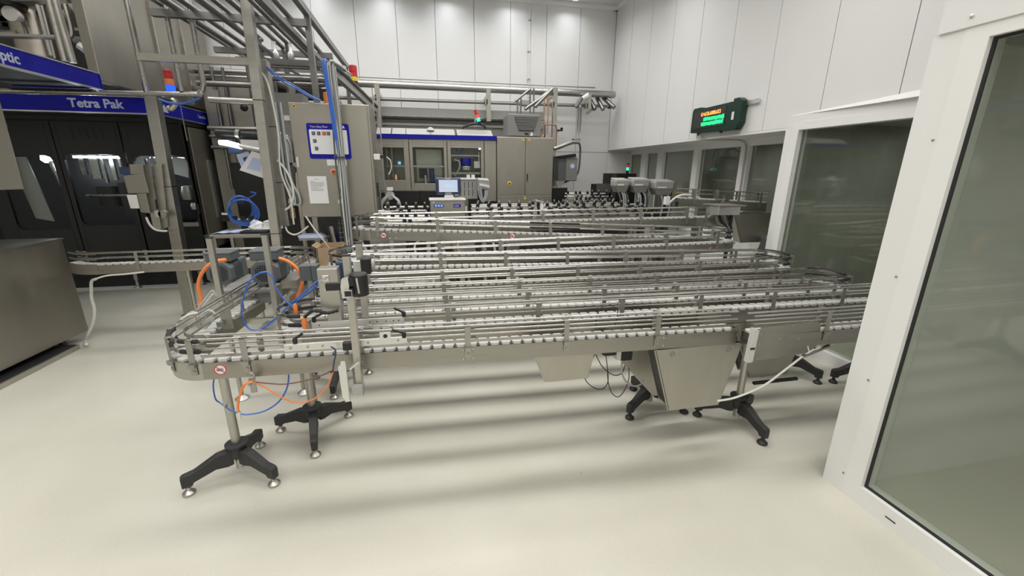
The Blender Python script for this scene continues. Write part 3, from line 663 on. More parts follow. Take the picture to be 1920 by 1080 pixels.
part('side_panel', MB().box(-1.02, -.99, 3.06, 3.2, .66, .93), 'steel', t, sm=False)
single('reject_ramp', MB().hull8([(-1.1, 2.72, .80), (-.88, 2.72, .80), (-.88, 2.9, .80), (-1.1, 2.9, .80)], [(-1.1, 2.72, .815), (-.88, 2.72, .815), (-.88, 2.9, .815), (-1.1, 2.9, .815)]), 'steel', 'pale cross member between the motor lane and the left bend', 'plate')
square_tube('floor_post', 'square steel post standing on the floor behind the left bend', -.92, 3.02, 0, .8, .05)
t = thing('sensor_plate', 'small upright stainless plate with a green light at the front left corner', 'sensor', (-1.22, 2.68, .86))
part('plate', MB().box(-1.26, -1.2, 2.66, 2.664, .86, .985), 'steel', t, sm=False)
part('sensor', MB().box(-1.275, -1.245, 2.63, 2.66, .885, .915), 'mgrey', t, sm=False)
part('light', MB().lathe([(.004, .915), (.003, .918)], (-1.265, 2.64, 0), 8), 'e_green', t)
# loose rails and bars along the lane that runs back
t = thing('guide_rail_pair', 'pair of round guide rails rising past the motor post at left', 'rail', (-1.4, 2.6, .97))
for a, b in (([(-1.384,2.451,0.985),(-1.349,3.514,0.985)], .0065), ([(-1.242,2.548,0.985),(-1.175,3.431,0.985)], .0065), ([(-1.186,2.663,0.92),(-1.135,3.104,0.92)], .005)): part('guide_rail', MB().tube(a, b, 8), 'bright', t)
for q in [(-1.384,3.108,0.98),(-1.222,2.875,0.98)]: part('bracket', MB().box(q[0] - .008, q[0] + .008, q[1] - .008, q[1] + .008, .86, .985), 'bracket', t, sm=False)
t = thing('guide_rail_pair', 'guide rails on the lane behind the motors', 'rail', (-1.3, 4.2, .97))
for dx in (-.03, .03): part('guide_rail', MB().tube([(-1.27 + dx, 3.75, .975), (-1.24 + dx, 4.55, .975)], .0065, 8), 'bright', t)
for yy in (3.9, 4.2, 4.45):
    for dx in (-.05, .05): part('guide_bracket', MB().box(-1.258 + dx - .003, -1.258 + dx + .003, yy, yy + .03, .85, .985), 'bracket', t, sm=False)

# ------------------------------------------------------------------ hoses and cables
hose('motor_cable', [(-1.452,3.3,1.168),(-1.52,3.3,1.158),(-1.585,3.3,1.121),(-1.639,3.3,1.052),(-1.665,3.3,0.984),(-1.667,3.3,0.915),(-1.664,3.3,0.874),(-1.692,3.3,0.834)], .013, 'orange', 'thick orange cable curving down from the left motor', 'cable')
hose('motor_cable', [(-1.065,3.2,1.186),(-1.008,3.2,1.16),(-0.957,3.2,1.106),(-0.932,3.2,1.016),(-0.953,3.2,0.935),(-0.987,3.2,0.874),(-1.019,3.2,0.8),(-1.044,3.2,0.751)], .012, 'orange', 'thick orange cable curving down from the right motor', 'cable')
hose('air_hose', [(-0.962,2.75,1.109),(-0.968,2.75,1.155),(-0.997,2.75,1.187),(-1.047,2.75,1.176),(-1.103,2.75,1.13),(-1.145,2.75,1.049),(-1.176,2.75,0.952),(-1.178,2.75,0.881),(-1.156,2.75,0.825),(-1.121,2.75,0.808),(-1.066,2.75,0.822),(-0.978,2.75,0.882)], .0055, 'bluehose', 'blue air hose hanging in a long loop at the front left corner')
hose('air_hose', [(-1.012,2.7,0.866),(-0.942,2.7,0.919),(-0.861,2.7,0.995),(-0.767,2.7,1.068),(-0.68,2.7,1.14),(-0.594,2.7,1.209),(-0.584,2.9,1.197),(-0.531,2.9,1.206)], .0055, 'bluehose', 'blue air hose running up to the right past the orange cable')
hose('air_hose', [(-0.9,2.72,0.927),(-0.827,2.72,1.005),(-0.752,2.72,1.054),(-0.674,2.72,1.124),(-0.584,2.72,1.194)], .005, 'bluehose', 'second blue air hose beside the longer one')
hose('air_hose', [(-0.911,2.6,1.137),(-0.883,2.6,1.066),(-0.84,2.6,1.009),(-0.81,2.6,0.986)], .005, 'bluehose', 'dark blue hose dropping from the clamp on the right motor post')
hose('air_hose', [(-0.787,2.25,0.756),(-0.794,2.25,0.685),(-0.82,2.25,0.612),(-0.87,2.25,0.548),(-0.944,2.25,0.506),(-1.026,2.25,0.496),(-1.069,2.25,0.508),(-1.112,2.25,0.537)], .0045, 'bluehose', 'blue air hose sagging below the front left corner')
hose('air_hose', [(-1.328,2.6,0.58),(-1.347,2.6,0.509),(-1.349,2.6,0.424),(-1.33,2.6,0.395),(-1.112,2.25,0.537)], .0045, 'bluehose', 'blue air hose behind the front left pole')
hose('signal_cable', [(-0.899,2.08,0.775),(-0.94,2.08,0.761),(-0.972,2.08,0.696),(-0.989,2.08,0.637),(-0.988,2.08,0.609)], .006, 'orange', 'orange cable end with a metal plug hanging below the front lane', 'cable')
hose('signal_cable', [(-0.89,2.08,0.771),(-0.841,2.08,0.732),(-0.775,2.08,0.67),(-0.716,2.08,0.635),(-0.651,2.08,0.637),(-0.587,2.08,0.674),(-0.544,2.08,0.731),(-0.519,2.08,0.79)], .0035, 'orange', 'thin orange cable sagging below the front lane', 'cable')
hose('signal_cable', [(-0.887,2.08,0.773),(-0.825,2.08,0.758),(-0.752,2.08,0.747),(-0.662,2.08,0.756),(-0.583,2.08,0.775),(-0.518,2.08,0.802)], .0035, 'brown', 'thin brown cable below the front lane', 'cable')
hose('signal_cable', [(-0.507,2.035,0.818),(-0.497,2.035,0.865),(-0.485,2.035,0.908),(-0.485,2.035,0.937),(-0.503,2.035,0.953)], .004, 'navy', 'dark cable running up over the side plate of the front lane', 'cable')
single('cable_plug', MB().tube([(-0.987,2.08,0.615),(-0.989,2.08,0.572)], [.009, .006], 8), 'alu', 'metal plug on the hanging orange cable', 'plug')
hose('power_cable', [(1.694,1.94,0.447),(1.824,1.94,0.458),(2.004,1.94,0.516),(2.141,1.94,0.609),(2.259,1.94,0.697),(2.328,1.94,0.738)], .0065, 'whitecable', 'white cable from the big chute up to the flat side cover', 'cable')
hose('power_cable', [(2.308,1.94,0.707),(2.275,1.94,0.779),(2.297,1.94,0.816),(2.344,1.94,0.805),(2.362,1.94,0.746)], .005, 'whitecable', 'white cable loop on the flat side cover', 'cable')
hose('power_cable', [(2.329,1.94,0.735),(2.418,1.94,0.749),(2.481,1.94,0.773),(2.492,1.94,0.808)], .005, 'whitecable', 'white cable end at the right of the flat side cover', 'cable')
single('cable_bracket', MB().bar((2.253,1.935,0.7), (2.439,1.935,0.756), .02, .012), 'bracket', 'small grey bracket at the end of the flat side cover', 'bracket')
hose('sensor_cable', [(1.028,2.3,0.652),(0.978,2.3,0.561),(0.966,2.3,0.504),(0.992,2.3,0.45),(1.056,2.3,0.4),(1.109,2.3,0.398),(1.136,2.3,0.447),(1.125,2.3,0.547),(1.108,2.3,0.633)], .003, 'black', 'thin black cable hanging in a loop left of the drive motor', 'cable')
hose('sensor_cable', [(1.036,2.3,0.651),(1.09,2.3,0.558),(1.171,2.3,0.491),(1.229,2.3,0.497),(1.251,2.3,0.554)], .003, 'black', 'thin black cable looping up to the drive motor socket', 'cable')
hose('sensor_cable', [(1.128,2.3,0.507),(1.142,2.3,0.426),(1.175,2.3,0.35),(1.224,2.3,0.32),(1.267,2.3,0.373),(1.287,2.3,0.451),(1.28,2.3,0.532)], .003, 'black', 'thin black cable hanging lowest under the drive motor', 'cable')
hose('power_cable', [(1.226,2.3,0.576),(1.233,2.3,0.497),(1.274,2.3,0.425),(1.336,2.3,0.39),(1.383,2.3,0.401),(1.4,2.3,0.432)], .006, 'greycable', 'grey cable looping from the drive motor to the black stand', 'cable')
hose('sensor_cable', [(0.978,2.2,0.897),(0.981,2.2,0.949),(1.002,2.2,1.006),(1.049,2.2,1.02),(1.084,2.2,1.014)], .003, 'black', 'thin black cable rising over the front lanes', 'cable')
hose('sensor_cable', [(1.085,2.2,1.008),(1.114,2.2,0.992),(1.112,2.2,0.923),(1.101,2.2,0.882)], .003, 'black', 'thin black cable dropping beside the lane sensor', 'cable')
hose('power_cable', [(-3.461,5,0.682),(-3.504,5,0.661),(-3.526,5,0.585),(-3.549,5,0.468),(-3.552,5,0.348),(-3.597,5,0.199),(-3.669,5,0.08),(-3.719,5,-0.01),(-3.494,4.7,0.069)], .014, 'whitecable', 'white cable hanging down beside the grey box at left', 'cable')
hose('power_cable', [(-3.328,4.78,0.726),(-3.21,4.78,0.76),(-3.045,4.78,0.769),(-2.877,4.78,0.784)], .008, 'whitecable', 'white cable along the underside of the far left lane', 'cable')
hose('signal_cable', [(-1.563,3,0.855),(-1.534,3,0.91),(-1.486,3,0.964),(-1.439,3,1.014),(-1.422,3,0.998)], .008, 'greycable', 'grey cable arching behind the front left rails', 'cable')
hose('signal_cable', [(-1.572,3.03,0.83),(-1.538,3.03,0.893),(-1.49,3.03,0.944),(-1.443,3.03,0.99),(-1.431,3.03,0.967)], .008, 'whitecable', 'pale cable arching behind the front left rails', 'cable')
hose('power_cable', [(-1.479,2.75,0.937),(-1.447,2.75,0.952),(-1.431,2.75,0.941)], .008, 'greycable', 'grey cable around the foot of the column', 'cable')
hose('power_cable', [(-1.424,2.5,0.86),(-1.428,2.5,0.909),(-1.397,2.5,0.971),(-1.351,2.5,1.009),(-1.295,2.5,1.025)], .006, 'whitecable', 'pale cable loop inside the front left corner bend', 'cable')
hose('power_cable', [(-1.324,2.6,0.932),(-1.321,2.6,0.979),(-1.284,2.6,1.003),(-1.255,2.6,0.974),(-1.279,2.6,0.936),(-1.323,2.6,0.892)], .006, 'greycable', 'grey cable loop beside the upright sensor plate', 'cable')

# ------------------------------------------------------------------ cartoning machine along the back wall
YM = 7.2
t = thing('packaging_machine', 'long stainless machine with glass doors and a dark blue top band at the back', 'machine', (.3, YM, 0))
part('body', MB().box(-1.2, 1.2, YM + .5, YM + .8, .5, 2.3).box(-1.2, 1.2, YM + .02, YM + .8, 2.24, 2.3), 'cab', t, sm=False)
part('lower_body', MB().box(-1.2, 1.2, YM + .02, YM + .8, 0, 1.48), 'dsteel', t, sm=False)
part('top_band', MB().box(-1.2, 1.205, YM - .035, YM + .05, 2.298, 2.362), 'blue', t, sm=False)
part('interior_floor', MB().box(-1.2, 1.2, YM + .06, YM + .5, 1.48, 1.56), 'mgrey', t, sm=False)
def door(x0, x1, z0, z1, wx0, wx1, wz0, wz1, glassy=True):
    d = part('door', MB().box(x0, wx0, YM, YM + .03, z0, z1).box(wx1, x1, YM, YM + .03, z0, z1).box(wx0, wx1, YM, YM + .03, z0, wz0).box(wx0, wx1, YM, YM + .03, wz1, z1), 'cab', t, sm=False, bevel=.003)
    part('pane', MB().box(wx0, wx1, YM + .012, YM + .018, wz0, wz1), 'smoke', d, sm=False)
    part('gasket', MB().box(wx0, wx1, YM + .004, YM + .012, wz1 - .03, wz1), 'bracket', d, sm=False)
    return d
door(-.82, -.235, 1.49, 2.292, -.66, -.315, 1.65, 2.19)
door(-.225, .375, 1.49, 2.288, -.175, .325, 1.6, 2.2)
door(.385, .99, 1.49, 2.284, .44, .94, 1.63, 2.2)
part('end_panel', MB().box(1.0, 1.2, YM, YM + .03, 1.3, 2.29), 'cab', t, sm=False, bevel=.003)
for a, b in ((-.82, -.1), (-.09, .98)): part('lower_panel', MB().box(a, b, YM - .005, YM + .02, 1.0, 1.475), 'dsteel', t, sm=False, bevel=.003)
part('ledge', MB().box(-.82, 1.0, YM - .02, YM, 1.478, 1.487), 'bright', t, sm=False)
for a, b in ((-.72, -.5), (-.48, -.27), (-.26, .12), (.13, .52), (.56, 1.15)):
    part('top_cover', MB().prism([(YM + .02, 2.365), (YM + .25, 2.475), (YM + .3, 2.47), (YM + .3, 2.365)], a, b, 'x'), 'lgrey', t, sm=False)
inn = MB()
for xx in (-.6, -.52): inn.box(xx, xx + .02, YM + .1, YM + .13, 1.55, 2.2)
part('column', inn, 'bright', t, sm=False)
part('crossbar', MB().box(-.8, .32, YM + .05, YM + .08, 1.86, 1.885), 'bright', t, sm=False)
part('crossbar', MB().box(.42, .96, YM + .06, YM + .09, 2.04, 2.06).box(.42, .96, YM + .06, YM + .09, 1.75, 1.78), 'steel', t, sm=False)
part('display', MB().box(-.42, -.375, YM + .06, YM + .07, 1.9, 1.945), 'e_cyan', t, sm=False)
part('back_plate', MB().box(-.13, .3, YM + .3, YM + .31, 1.62, 2.15), 'steel', t, sm=False)
part('drive_block', MB().box(-.09, .04, YM + .08, YM + .2, 1.68, 1.84, .01), 'black', t, sm=False)
part('drive_block', MB().box(.08, .16, YM + .08, YM + .2, 1.62, 1.84, .02), 'navy', t, sm=False)
part('bright_cup', MB().lathe([(.02, 1.6), (.02, 1.72), (.01, 1.73)], (.01, YM + .07, 0), 12), 'alu', t)
part('blue_drum', MB().lathe([(.05, 1.86), (.09, 1.9), (.09, 2.0), (.085, 2.01)], (.7, YM + .15, 0), 18), 'blue', t)
part('drum_base', MB().lathe([(.06, 1.82), (.07, 1.87), (.05, 1.89)], (.7, YM + .13, 0), 18), 'chain', t)
part('valve_block', MB().box(.47, .56, YM + .08, YM + .16, 1.8, 1.96), 'darkmetal', t, sm=False)
part('side_box', MB().box(.83, .93, YM + .07, YM + .15, 1.85, 1.96), 'alu', t, sm=False)
part('tray_panel', MB().box(.5, .75, YM + .05, YM + .1, 1.66, 1.7), 'card', t, sm=False)
part('air_tube', MB().tube(smooth_path([(.5, YM + .08, 1.98), (.58, YM + .06, 1.95), (.58, YM + .06, 1.85), (.5, YM + .07, 1.72)]), .012, 6), 'greycable', t)
part('air_tube', MB().tube(smooth_path([(.52, YM + .08, 2.19), (.58, YM + .07, 2.08), (.64, YM + .07, 2.15), (.66, YM + .08, 2.2)]), .007, 6), 'bluehose', t)
part('inner_lamp', MB().lathe([(.02, 0), (.02, .03), (.008, .04)], (.93, YM + .06, 2.15), 10), 'e_white', t)
part('inner_lamp_tube', MB().box(.905, .92, YM + .05, YM + .06, 1.95, 2.12), 'chain', t, sm=False)
part('gripper', MB().lathe([(.03, 1.62), (.05, 1.66), (.03, 1.72), (.02, 1.74)], (-.47, YM + .1, 0), 12), 'copper', t)
single('dome_cap', MB().lathe([(.06, 2.44), (.05, 2.475), (.02, 2.49)], (.13, YM + .16, 0), 16), 'e_white' if False else 'chain', 'white dome on top of the glass-door machine', 'cap')

# double-door cabinet
t = thing('control_cabinet', 'wide stainless double-door cabinet with a grey cooling unit on its roof', 'cabinet', (1.72, YM, 0))
part('body', MB().box(1.212, 2.205, YM + .02, YM + .7, 0, 2.36), 'cab', t, sm=False, bevel=.004)
part('door', MB().box(1.214, 1.705, YM, YM + .022, 1.40, 2.35), 'cab', t, sm=False, bevel=.005)
d2 = part('door', MB().box(1.711, 2.203, YM, YM + .022, 1.40, 2.35), 'cab', t, sm=False, bevel=.005)
part('lower_panel', MB().box(1.214, 2.203, YM, YM + .022, .9, 1.392), 'cab', t, sm=False, bevel=.004)
h = part('door_handle', MB().box(1.735, 1.757, YM - .006, YM, 1.62, 1.76), 'black', d2, sm=False)
part('key_lock', MB().lathe([(.007, YM - .006), (.007, YM - .01), (.003, YM - .011)], (1.746, 0, 1.64), 10, 'y'), 'alu', d2)
e = part('main_switch', MB().lathe([(.034, YM), (.034, YM - .006), (.03, YM - .007)], (1.43, 0, 1.6), 20, 'y'), 'rim', t)
part('switch_knob', MB().lathe([(.018, YM - .006), (.016, YM - .03), (.01, YM - .032)], (1.43, 0, 1.6), 14, 'y'), 'brown', e)
for xx, zz in ((1.665, 2.325), (1.775, 2.325), (1.71, 1.355)):
    part('warning_triangle', MB().prism([(xx - .028, zz - .024), (xx + .028, zz - .024), (xx, zz + .024)], YM - .002, YM, 'y'), 'yellow', t, sm=False)
t = thing('cooling_unit', 'grey louvred cooling unit on the roof of the double-door cabinet', 'cooler', (1.7, 7.3, 2.37))
part('case', MB().prism([(1.41, 2.37), (1.99, 2.37), (1.99, 2.73), (1.41, 2.73)], 7.25, 7.7, 'y'), 'mgrey', t, sm=False, bevel=.02)
part('recess', MB().prism([(1.6, 2.46), (1.86, 2.46), (1.94, 2.69), (1.52, 2.69)], 7.244, 7.25, 'y'), 'darkmetal', t, sm=False)
for k in range(9):
    zz = 2.475 + k * .0245; hw = .135 + .0085 * k
    part('louvre', MB().box(1.73 - hw, 1.73 + hw, 7.232, 7.246, zz, zz + .013), 'mgrey', t, sm=False)
part('badge', MB().box(1.7, 1.77, 7.246, 7.25, 2.4, 2.43), 'black', t, sm=False)
part('badge', MB().prism([(1.80, 2.385), (1.84, 2.385), (1.845, 2.42), (1.825, 2.45), (1.8, 2.41)], 7.245, 7.25, 'y'), 'label', t, sm=False)
t = thing('low_cabinet', 'low dark stainless cabinet right of the double-door cabinet', 'cabinet', (2.35, YM, 0))
part('body', MB().box(2.21, 2.49, YM, YM + .5, 0, 1.52), 'dsteel', t, sm=False, bevel=.004)
part('lid', MB().box(2.205, 2.495, YM - .01, YM + .5, 1.52, 1.528), 'steel', t, sm=False)
t = thing('junction_box', 'grey wall box with a round white logo under a sloped pipe cover', 'box', (2.62, 7.7, 1.6))
part('wall_strut', MB().box(2.5, 2.6, 7.9, 8.51, 1.75, 1.85), 'steel', t, sm=False)
part('case', MB().box(2.43, 2.8, 7.6, 7.9, 1.63, 2.05), 'grey', t, sm=False, bevel=.01)
part('door', MB().box(2.58, 2.8, 7.585, 7.6, 1.64, 2.05), 'mgrey', t, sm=False, bevel=.004)
lg = part('round_logo', MB().lathe([(.045, 7.585), (.044, 7.581)], (2.7, 0, 1.9), 20, 'y'), 'bpaper', t)
part('logo_triangle', MB().prism([(2.68, 1.88), (2.72, 1.88), (2.7, 1.925)], 7.579, 7.5815, 'y'), 'label', lg, sm=False)
part('top_shield', MB().prism([(2.38, 2.07), (2.74, 2.12), (2.76, 2.06), (2.4, 2.05)], 7.55, 7.9, 'y'), 'dsteel', t, sm=False)
part('bracket', MB().box(2.4, 2.55, 7.58, 7.7, 1.56, 1.62).prism([(2.42, 1.42), (2.52, 1.56), (2.42, 1.56)], 7.58, 7.7, 'y'), 'steel', t, sm=False)
t = thing('sloped_duct', 'sloped dark duct with bends above the grey wall box', 'duct', (2.6, 7.7, 2.2))
part('duct', MB().tube([(2.35, 7.65, 2.2), (2.5, 7.66, 2.25), (2.72, 7.7, 2.33), (2.86, 7.72, 2.33)], .035, 10), 'bracket', t)
part('cable', MB().tube(smooth_path([(2.72, 7.7, 2.38), (2.88, 7.75, 2.3), (2.92, 7.8, 2.1), (2.9, 7.8, 1.8), (2.78, 7.75, 1.68), (2.6, 7.7, 1.6)]), .018, 8), 'grey', t)
t = thing('vertical_pipe', 'bent stainless pipe dropping from the thin wall pipe right of the cooling unit', 'pipe', (2.95, 8.0, 2.4))
for dx in (0, .05): part('pipe', MB().tube(smooth_path([(2.94 + dx, 8.05, 2.98), (2.94 + dx, 8.05, 2.6), (2.92 + dx, 8.0, 2.42), (2.84 + dx, 7.9, 2.35), (2.6, 7.8, 2.27)], 4), .017, 8), 'rack', t)
part('valve', MB().lathe([(.03, 2.96), (.035, 3.0), (.02, 3.03)], (2.965, 8.05, 0), 12), 'bracket', t)
for i, xx in enumerate((2.26, 2.34)):
    hose('copper_pipe', [(xx - .02, 7.99, 3.2), (xx - .02, 7.99, 2.5), (xx - .05, 7.96, 2.2), (xx - .05, 7.95, .02)], .012, 'copper', ['copper pipe running down right of the cooling unit', 'second copper pipe running down close to the first'][i], 'pipe')
hose('copper_pipe', [(2.0, 7.7, 2.62), (2.35, 7.75, 2.62), (2.42, 7.78, 2.6), (2.44, 7.8, 2.5), (2.44, 7.8, 2.25)], .011, 'copper', 'copper pipe bending over from the cooling unit', 'pipe')
hose('bent_pipe', [(2.0, 7.75, 2.66), (2.16, 7.75, 2.66), (2.2, 7.75, 2.6), (2.2, 7.75, 2.38)], .014, 'rack', 'bent steel pipe beside the cooling unit', 'pipe')
t = thing('shutoff_valve', 'small black valve on the back wall right of the copper pipes', 'valve', (2.55, 8.0, 2.53))
part('body', MB().box(2.56, 2.59, 8.0, 8.51, 2.545, 2.565).box(2.52, 2.62, 7.98, 8.02, 2.54, 2.57, .008).lathe([(.02, 2.57), (.03, 2.6), (.01, 2.61)], (2.6, 8.0, 0), 10), 'black', t)

# beacons
def beacon(label, x, y, z, cols, r=.03, h=.055, tilt=0, base='black'):
    t = thing('signal_beacon', label, 'beacon', (x, y, z)); t.rotation_euler = (0, tilt, 0)
    part('base', MB().lathe([(r * .7, z - .05), (r, z - .04), (r, z)], (x, y, 0), 14), base, t)
    for i, c in enumerate(cols):
        part('lens', MB().lathe([(r * .98, z + i * h + .002), (r * .98, z + (i + 1) * h - .004), (r * .9, z + (i + 1) * h)], (x, y, 0), 14), c, t)
    part('cap', MB().lathe([(r, z + len(cols) * h), (r * .95, z + len(cols) * h + .02), (r * .4, z + len(cols) * h + .028)], (x, y, 0), 14), base if len(cols) < 3 else cols[-1], t)
    return t
beacon('tilted beacon lit green and orange on a curved hose at the back', .935, 7.35, 2.6, ['e_green', 'e_red', 'red'], .032, .055, -.3)
hose('curved_hose', [(0.647,7.35,2.492),(0.719,7.35,2.527),(0.808,7.35,2.554),(0.916,7.35,2.565),(1.006,7.35,2.542),(1.06,7.35,2.493)], .022, 'black', 'arched black hose under the tilted beacon at the back')
single('beacon_stand', MB().tube([(0.862,7.35,2.53),(0.873,7.35,2.647)], .008, 6), 'alu', 'thin bright stem beside the tilted beacon', 'stem')

# pipes along the back wall
t = thing('pipe_run', 'thick insulated stainless pipe along the back wall', 'pipe', (1.2, 8.1, 3.24))
part('pipe', MB().tube([(-3.6, 8.1, 3.235), (3.66, 8.1, 3.235)], .062, 18), 'pipe', t)
part('end_cap', MB().lathe([(.062, 3.66), (.05, 3.685), (.01, 3.69)], (0, 8.1, 3.235), 18, 'x'), 'pipe', t)
part('rod', MB().tube([(-3.6, 8.05, 3.325), (3.25, 8.05, 3.335)], .012, 8), 'bracket', t)
t = thing('pipe_run', 'thin dark steel pipe below the thick wall pipe', 'pipe', (1.2, 8.15, 3.0))
part('pipe', MB().tube([(-2.6, 8.15, 3.0), (3.62, 8.15, 3.03)], .03, 12), 'bracket', t)
part('end_valve', MB().lathe([(.04, 3.58), (.045, 3.62), (.03, 3.66)], (0, 8.15, 3.03), 12, 'x'), 'darkmetal', t)
t = thing('cable_tray', 'wide grey cable tray along the back wall above the machine', 'tray', (.5, 8.3, 2.65))
part('tray', MB().box(-2.5, 2.3, 8.25, 8.5, 2.72, 2.9), 'lgrey', t, sm=False)
part('lip', MB().box(-2.5, 2.3, 8.2, 8.25, 2.74, 2.76), 'bright', t, sm=False)
t = thing('flat_duct', 'pale grey duct behind the pipes on the back wall', 'duct', (.5, 8.4, 2.9))
part('duct', MB().box(-2.5, 2.35, 8.35, 8.5, 2.45, 2.6), 'bracket', t, sm=False)
part('duct_lid', MB().box(-2.5, 2.35, 8.3, 8.5, 2.6, 2.64), 'lgrey', t, sm=False)
for i, (xx, z0, z1) in enumerate(((-.73, 1.5, 3.22), (1.2, 2.68, 3.22), (2.46, 1.4, 3.3), (3.13, 2.95, 3.22))):
    t = thing('pipe_bracket', ['tall steel upright holding the wall pipes beside the tall cabinet', 'short steel bracket holding the wall pipes above the tilted beacon', 'tall steel upright right of the cooling unit', 'short steel bracket near the right end of the wall pipes'][i], 'bracket', (xx, 8.05, z0))
    part('upright', MB().box(xx - .04, xx + .04, 8.0, 8.07, z0, z1), 'steel', t, sm=False)
    part('arm', MB().box(xx - .03, xx + .03, 8.07, 8.5, z1 - .14, z1 - .09), 'steel', t, sm=False)
    part('arm', MB().box(xx - .06, xx - .02, 8.0, 8.12, 2.96, 3.05), 'bracket', t, sm=False)
t = thing('pipe_elbows', 'cluster of bent pipes under the right end of the thick wall pipe', 'pipe', (3.3, 8.0, 2.85))
for a, b in (((3.35, 8.2, 3.2), (3.42, 8.0, 2.95)), ((3.48, 8.2, 3.2), (3.6, 7.9, 2.98)), ((3.2, 8.2, 3.18), (3.25, 8.0, 2.95))): part('pipe', MB().tube([a, b], .04, 10), 'rack', t)
part('foot_bar', MB().bar((2.98, 7.7, 2.84), (3.2, 8.05, 2.95), .05, .05), 'steel', t, sm=False)
t = thing('security_camera', 'small white camera on a grey arm under the thick wall pipe', 'camera', (3.0, 8.0, 3.05))
part('body', MB().tube([(3.0, 8.0, 3.13), (3.1, 7.95, 3.18)], [.045, .055], 14), 'frame', t)
part('arm', MB().tube(smooth_path([(3.0, 8.05, 3.15), (2.93, 8.05, 3.06), (2.88, 8.05, 2.98)]), .04, 10), 'mgrey', t)
# steel frame over the cooling unit
t = thing('handrail', 'thin steel handrail frame standing above the cooling unit', 'handrail', (1.7, 7.5, 2.75))
fr = [(1.582,7.3,2.729),(1.598,7.3,2.961),(1.716,7.3,3.015),(1.788,7.3,3.116),(1.862,7.3,3.127),(1.869,7.3,2.746)]
part('rail', MB().tube([(1.544,7.3,2.926),(1.806,7.3,3.133)], .02, 8), 'rack', t); part('rail', MB().tube([(1.886,7.3,2.855),(2.177,7.3,3.14)], .035, 8), 'rack', t); part('rail', MB().tube([(1.71,7.3,2.808),(2.132,7.3,3.097)], .03, 8), 'rack', t)
for a, b in (((970, 213), (971, 188)), ((976, 213), (977, 185)), ((994, 213), (994, 168)), ((1001, 213), (1001, 166))):
    pass
for q in ([(1.582,7.3,2.737),(1.589,7.3,2.944)], [(1.637,7.3,2.739),(1.644,7.3,2.971)], [(1.804,7.3,2.744),(1.797,7.3,3.116)], [(1.869,7.3,2.746),(1.861,7.3,3.135)]): part('post', MB().tube(q, .014, 8), 'rack', t)
part('motor', MB().box(*[v for v in (1.66, 1.8, 7.3, 7.5, 2.88, 2.95)]), 'bracket', t, sm=False)

# ------------------------------------------------------------------ checkweigher and boxes behind the lanes
t = thing('checkweigher', 'stainless checkweigher housing with a blue badge and three white buttons', 'scale', (.25, 5.0, .9))
part('housing', MB().box(.045, .455, 5.0, 5.3, .9, 1.462), 'cab', t, sm=False, bevel=.006)
part('lid', MB().box(.035, .465, 4.985, 5.31, 1.462, 1.482), 'alu', t, sm=False, bevel=.004)
part('button_badge', MB().prism([(.1 + .02 * math.cos(a), 1.405 + .02 * math.sin(a)) for a in [PI / 2 + PI * k / 8 for k in range(9)]] + [(.19 + .02 * math.cos(a), 1.405 + .02 * math.sin(a)) for a in [-PI / 2 + PI * k / 8 for k in range(9)]], 4.994, 5.0, 'y'), 'bluehose', t, sm=False)
for xx in (.112, .145, .178): part('button', MB().lathe([(.011, 4.994), (.01, 4.99)], (xx, 0, 1.405), 14, 'y'), 'label', t)
bd = part('model_badge', MB().box(.315, .4, 4.994, 5.0, 1.385, 1.42), 'blue', t, sm=False)
text('badge_text', 'x3300', .024, (.322, 4.993, 1.394), FACE_Y, 'label', bd, .0005)
for xx in (.09, .41): part('leg', MB().box(xx - .03, xx + .03, 5.12, 5.18, 0, .9), 'steel', t, sm=False)
part('logo', MB().box(.075, .095, 4.996, 5.0, 1.437, 1.452), 'label', t, sm=False)
part('side_connector', MB().box(.458, .475, 5.02, 5.06, 1.34, 1.39), 'label', t, sm=False)
t = thing('touch_monitor', 'dark blue framed touch screen lit pale grey on top of the checkweigher', 'monitor', (.27, 5.0, 1.48))
part('bezel', MB().box(.118, .412, 4.985, 5.04, 1.533, 1.725), 'navy', t, sm=False, bevel=.022)
scn = part('screen', MB().box(.155, .37, 4.979, 4.986, 1.563, 1.7), 'e_screen', t, sm=False)
part('screen_button', MB().box(.225, .32, 4.976, 4.98, 1.618, 1.644), 'e_btn', scn, sm=False)
part('bezel_text', MB().box(.23, .29, 4.983, 4.986, 1.71, 1.716), 'label', t, sm=False)
part('bezel_text', MB().box(.225, .3, 4.983, 4.986, 1.545, 1.552), 'label', t, sm=False)
part('stand', MB().hull8([(.205, 5.0, 1.48), (.33, 5.0, 1.48), (.33, 5.08, 1.48), (.205, 5.08, 1.48)], [(.225, 5.01, 1.54), (.31, 5.01, 1.54), (.31, 5.06, 1.54), (.225, 5.06, 1.54)]), 'alu', t, sm=False)
part('cable', MB().tube(smooth_path([(.34, 5.05, 1.5), (.38, 5.05, 1.51), (.4, 5.05, 1.53), (.4, 5.05, 1.55)]), .006, 6), 'black', t)
t = thing('vented_box', 'beige grey box with two rows of slots behind the touch screen', 'box', (.6, 6.2, 1.4))
part('case', MB().box(.42, .75, 6.2, 6.4, 1.405, 1.68), 'lgrey', t, sm=False, bevel=.004)
part('lid', MB().box(.40, .74, 6.18, 6.42, 1.68, 1.7), 'label', t, sm=False)
part('support_post', MB().box(.57, .63, 6.4, 6.46, 0, 1.6), 'steel', t, sm=False)
for k in range(4):
    for z0, z1 in ((1.45, 1.54), (1.56, 1.65)): part('slot', MB().box(.5 + k * .058, .508 + k * .058, 6.197, 6.2, z0, z1), 'black', t, sm=False)
for xx in (.6, .67): part('top_plug', MB().box(xx, xx + .045, 6.2, 6.25, 1.7, 1.75), 'label', t, sm=False)
